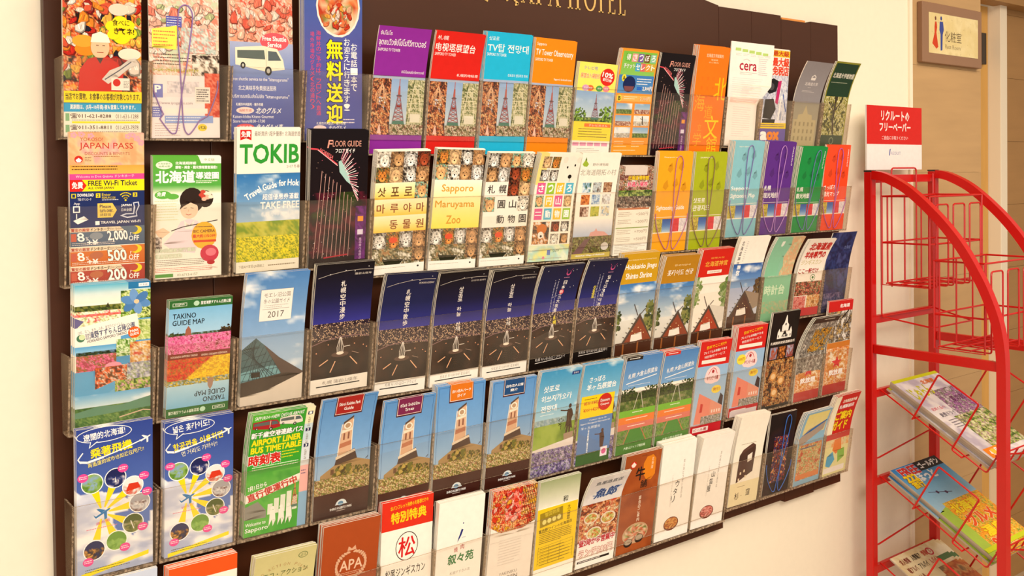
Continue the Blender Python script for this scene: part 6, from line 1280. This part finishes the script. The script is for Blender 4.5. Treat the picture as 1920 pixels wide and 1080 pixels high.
for key, art, n, label in LEAVES:
    kw = {}
    if key in ('r4c14', 'r4c15'): n = min(n, 2)
    if key == 'r1c12': kw['flare'] = .26; n = 0
    if key == 'r5c5': kw['dx'] = -.002
    placed[key] = leaflet(key, art, n, label, G[key], **kw)
# leaflets standing in front of or beside another in the same pocket
x, w_, h_, t_, r_ = G['r5c5']
def extra(key, art, n, label, g, front, dx=0):
    return leaflet(key, art, n, label, g, dx=dx, front=front, th=.0014)
extra('r5c5', spine, 0, 'black leaflet with vertical white characters showing beside the plain white one', (x + .006, .0985, .2085, t_, 0), -.0145)
x, w_, h_, t_, r_ = G['r5c7']
extra('r5c7', yellowsheet, 0, 'yellow printed sheet with a brown picture and tables', (x - .001, .098, .1480, math.radians(8.3), .005), .0018)
x, w_, h_, t_, r_ = G['r4c14']
extra('r4c14', beer, 0, 'orange beer leaflet with a red star, left one of the pair', (1.629, .097, .118, math.radians(7.5), 0), .0018)
extra('r4c15', beer, 0, 'orange beer leaflet with a red star, right one at the rack end', (1.741, .095, .129, math.radians(7.5), 0), .0018)

# ------------------------------------------------------------------ elastic cords round the pockets
CP = [(1, 128), (6, 150), (18, 178), (34, 200), (41, 204), (46, 198), (52, 160), (62, 100), (69, 44), (70, 22), (64, 10), (56, 10), (50, 22), (49, 60), (51, 100), (53, 150), (55, 190), (59, 203), (66, 203), (82, 180), (94, 152), (99, 130)]
def smooth(P, n=4):
    out = []
    for i in range(len(P) - 1):
        p0, p1, p2, p3 = P[max(i - 1, 0)], P[i], P[i + 1], P[min(i + 2, len(P) - 1)]
        for j in range(n):
            t = j / n
            out.append(tuple(.5 * (2 * b + (c - a) * t + (2 * a - 5 * b + 4 * c - d) * t * t + (3 * b - a - 3 * c + d) * t ** 3) for a, b, c, d in zip(p0, p1, p2, p3)))
    out.append(P[-1]); return out
for key, colr, rough, lab, sk, prof_ in (
    ('r1c1', '#8a6ab0', .5, 'purple elastic cord looped over the pink seafood leaflet', 0, 0),
    ('r2c10', '#b06a9a', .5, 'purple elastic cord looped over the orange yellow map', 0, 0),
    ('r2c11', '#8a6a50', .5, 'brown elastic cord looped over the lime green map', -12, 0),
    ('r2c12', '#7a6ab0', .5, 'slate elastic cord looped over the light blue map', -6, 0),
    ('r2c13', '#c08ad8', .5, 'lilac elastic cord looped over the violet map', -4, 0),
    ('r2c14', '#6a7ab8', .5, 'slate blue elastic cord slanting over the green map', 8, 0),
    ('r2c15', '#b05ab8', .5, 'purple elastic cord looped over the red map', -2, 0),
    ('r5c13', '#2a6ac8', .5, 'blue elastic cord looped over the black leaflet', 10, 0)):
    o_, mp, (x, y, z, r_) = placed[key]
    P2 = []
    for u, v in smooth(CP):
        up = max(0, min(1, (170 - v) / 160)); u2 = u + sk * up if 20 < u < 80 else u
        if key == 'r1c1': u2 = u2 - 9 * (1 if 20 < u < 80 else 0)
        if key == 'r1c1' and v < 140: v = 140 - (140 - v) * .82
        P2.append((min(97, max(3, u2)), v))
    P3 = mp(np.array([p[0] for p in P2]), np.array([p[1] for p in P2]), .0017)
    # where the two strands cross, one passes over the other
    k_ = len(P3); P3[:, 1] -= np.linspace(0, .0006, k_)
    mb = MB().tube([Vector(p) for p in P3], .0009, 6)
    if colr not in cord_mats: cord_mats[colr] = mat('elastic_cord', C(colr), .5, noise=.15, nscale=400)
    o = mb.obj('elastic_cord', cord_mats[colr], None, (x, y, z + ZO), smooth=True); o.rotation_euler = (0, -r_, 0); tag(o, lab, 'cord', 'elastic cords on the pockets')

# ------------------------------------------------------------------ toilet sign on the wood wall
sg = MB().box(-.165, .165, -.016, 0, -.084, .084).obj('restroom_sign', 'signframe', None, (2.3805, .0190, ZO + .621), bevel=.002)
tag(sg, 'brown framed restroom sign on the wood wall', 'sign')
def flat(w_, h_, y=-.0161):
    def m(u, v, off=0): return np.stack([np.asarray(u) / 1000 - w_ / 2, np.full(np.shape(u), y - off), h_ / 2 - np.asarray(v) / 1000], -1)
    return m
a = Art(274, 113)
a.F(0, 0, 274, 113, f_mix(['#dccb94', '#e6d8a8', '#cdbb84'], .012, 3), 6)
for i in range(34):
    q, s_ = rnd.uniform(10, 264), rnd.uniform(5, 108); t = rnd.uniform(0, 3); a.L([(q, s_), (q + 7 * math.cos(t), s_ + 5 * math.sin(t))], .8, '#b09a68')
a.E(36, 15, 4, 6, '#6a3a30').P([(33, 24), (41, 24), (44, 40), (40, 54), (50, 94), (40, 100), (18, 86), (30, 56), (30, 38)], '#c8401c')
a.E(66, 13, 5, 6, '#3a4a90').P([(58, 22), (76, 22), (80, 44), (74, 58), (72, 102), (62, 104), (62, 58), (56, 46)], '#3a4a98')
a.T('化粧室', 86, 46, 92, 30, '#5a4a34', .0).T('Rest Room', 88, 84, 84, 12, '#8a7a5a')
me = a.build(flat(.274, .113, -.0162), 'sign_face', 'inkmatt'); o = link('sign_face', me, None, sg); o.location = (.004, 0, .0)

# ------------------------------------------------------------------ red wire magazine stand
XA, XB, YK, YF, TB = 1.878, 2.180, -.045, -.374, .0105
st = tag(empty('magazine_stand', (2.03, -.21, 0)), 'tall red metal magazine stand with wire shelves against the wall', 'stand')
SL = (-2.03, .21, ZO)
def S(name, mb, **k): return mb.obj(name, 'red', st, SL, **k)
for X_ in (XA, XB):
    p = S('back_post', MB().box(X_ - TB, X_ + TB, YK - TB, YK + TB, -ZO + .004, .234), bevel=.002)
    MB().box(X_ - TB, X_ + TB, YK - TB, YK + TB, .2342, .238).obj('end_cap', 'black', p)
    P_ = [(-.0555, .226), (-.08, .2225), (-.11, .2105), (-.144, .192), (-.175, .168), (-.205, .141), (-.235, .111), (-.264, .077), (-.29, .041), (-.313, .002), (-.333, -.036), (-.35, -.077), (-.362, -.114), (-.369, -.151), (-.373, -.19), (-.374, -.23), (-.374, -.60), (-.374, -ZO + .004)]
    S('curved_front_post', MB().tube([(X_, y, z) for y, z in smooth(P_[:16], 3) + P_[16:]], .0150, 4))
    S('side_rail', MB().box(X_ - .007, X_ + .007, YF + TB + .0005, YK - TB - .0005, -.222, -.200), bevel=.001)
    S('side_rail', MB().box(X_ - .007, X_ + .007, YF + TB + .0005, YK - TB - .0005, -1.18, -1.158), bevel=.001)
for z0 in (.206, -.149, -.337, -.561, -.785, -1.009, -1.18):
    S('cross_bar', MB().box(XA + TB + .0005, XB - TB - .0005, YK - .008, YK + .004, z0, z0 + .020), bevel=.001)
S('cross_bar', MB().box(XA + TB + .0005, XB - TB - .0005, YF - .004, YF + .008, -1.18, -1.16), bevel=.001)
wr_ = .0021
L0, R0_ = XA + .022, XB - .026
def basket(yb, yf, zt, zm, zb, loops):
    mb = MB()
    for z_ in (zt, zm): mb.tube([(L0, yb, z_), (R0_, yb, z_), (R0_, yf, z_), (L0, yf, z_)], wr_, closed=True)
    for xx in loops:
        mb.tube(fillet([(xx, yf - .003, zm + .0006), (xx, yf - .003, zt - .02), (xx + .055, yf - .003, zt - .02), (xx + .055, yf - .003, zb), (xx + .055, yb, zb)], .008), wr_)
        mb.tube(fillet([(xx, yf - .003, zm - .0006), (xx, yf - .003, zb), (xx, yb, zb), (xx, yb, zt)], .006), wr_)
    for k in range(3):
        y_ = yb + (yf - yb) * (k + .3) / 3.2; mb.tube([(L0, y_, zb + .004), (R0_, y_, zb + .004)], wr_)
    for xx in (L0, R0_): mb.tube([(xx, yb, zt), (xx, yb, zb), (xx, yf, zb), (xx, yf, zt)], wr_)
    S('wire_basket', mb)
basket(-.064, -.190, .172, .056, -.050, (1.925, 2.005, 2.085))
basket(-.200, -.322, .018, -.110, -.192, (1.925, 2.005, 2.085))
S('back_wire', MB().tube(fillet([(1.906, -.0585, .228), (1.906, -.0585, -.132), (2.155, -.0585, -.132), (2.155, -.0585, .228)], .01), wr_).tube(fillet([(1.953, -.0590, -.06), (1.953, -.0590, .243), (2.07, -.0590, .243), (2.07, -.0590, -.06)], .01), wr_).tube([(1.906, -.06, -.132), (1.93, -.18, -.150), (2.12, -.18, -.150), (2.155, -.06, -.132)], wr_))
TH = math.radians(29); ct, sn = math.cos(TH), math.sin(TH)
for k in range(4):
    zz = -.222 * k
    def q(s_, n_, x_): return (x_, -.062 - s_ * ct - n_ * sn, -.318 + zz - s_ * sn + n_ * ct)   # s_ down the slope, n_ off the shelf
    mb = MB()
    for i in range(6):
        x_ = 1.905 + i * .05; mb.tube(fillet([(x_, YK - .006, -.318 + zz), q(0, -.004, x_), q(.300, -.004, x_), q(.300, .05, x_)], .006), wr_)
    mb.tube([q(.10, -.0085, 1.895), q(.10, -.0085, 2.163)], wr_); mb.tube([q(.24, -.0085, 1.895), q(.24, -.0085, 2.163)], wr_)
    mb.tube([q(.3005, .05, 1.895), q(.3005, .05, 2.163)], wr_)
    for x_ in (1.897, 2.161):
        mb.tube(fillet([q(.10, -.0085, x_), q(.10, .128, x_), q(.212, .128, x_), q(.212, -.0085, x_), q(.24, -.0085, x_)], .006), wr_ * 1.15)
    mb.tube(fillet([q(.305, .05, 1.935), q(.350, .095, 1.935), q(.350, .095, 2.125), q(.305, .05, 2.125)], .006), wr_)
    S('wire_shelf', mb)
    S('back_rail_wire', MB().tube(fillet([(XA + .011, YK, -.494 + zz), (XA + .035, YK + .002, -.496 + zz), (XB - .03, YK + .002, -.468 + zz), (XB - .011, YK, -.468 + zz)], .006), wr_ * 1.1))

# header card of the stand
hc = MB().box(-.130, .130, -.002, .002, 0, .165).obj('header_card', mat('white_card', C('#efe9e6'), .45, noise=.03), None, (2.018, -.0285, ZO + .2390))
tag(hc, 'upright red and white notice card on top of the red magazine stand', 'sign')
a = Art(260, 165); a.R(0, 0, 260, 165, '#efe9ea').R(0, 0, 260, 99, '#cf2018')
a.T('リクルートの', 66, 12, 132, 25, '#f8ecec', .03).T('フリーペーパー', 58, 43, 146, 22, '#f8ecec', .03).T('ご自由にお取りください', 68, 77, 124, 10, '#f8d8d8', .01)
a.T('RECRUIT', 112, 118, 44, 8, '#8a94b8').P([(102, 128), (104, 112), (110, 110), (108, 114), (106, 128)], '#4a5aa8')
link('card_print', a.build(flat(.26, 0, -.0022), 'card_print'), None, hc).location = (0, 0, .165)

# magazines on the wire shelves
def a4(u, v, off=0): return np.stack([np.asarray(u) / 1000, -np.asarray(v) / 1000, np.full(np.shape(u), off)], -1)
for k, (kind, issues, th, lab) in enumerate(((0, 4, .0058, 'thick magazine with purple lilac blossom cover on the upper wire shelf'), (1, 4, .0045, 'magazine with blue sky and yellow lettering on the second wire shelf'), (2, 4, .0035, 'cream job listings paper on the lowest visible wire shelf'))):
    A_ = Art(210, 297); magcover(kind)(A_); cov = A_.build(a4, 'cover_print', 'ink', .00008, .00015)
    bm = MB(); n_ = 14
    bm.box(0, .21, -.297, 0, -th, 0); bod = bm.mesh('paper'); bod.materials.append(MT['magpage'])
    grp = 'pile of ' + lab
    for j in range(issues):
        depth = (issues - 1 - j) * (th + .0010) + th + .0005
        fan = j * (.006 if kind == 0 else .014 if kind == 2 else .010)
        if kind == 1: fan = j * .004
        s_ = .002 + (0 if kind == 0 else .003 * (j % 2)); n0 = -.0005 + depth
        x_ = 1.916 + (fan if kind == 2 else .004 * (j % 3))
        loc = (x_, -.062 - s_ * ct - n0 * sn, -.318 - .222 * k - s_ * sn + n0 * ct + ZO)
        o = link('magazine', bod, None, None, loc); o.rotation_euler = (TH, 0, 0)
        tag(o, lab if j == 0 else 'issue lying under the ' + ' '.join(lab.split()[:9]), 'magazine', grp)
        link('cover_print', cov, None, o)
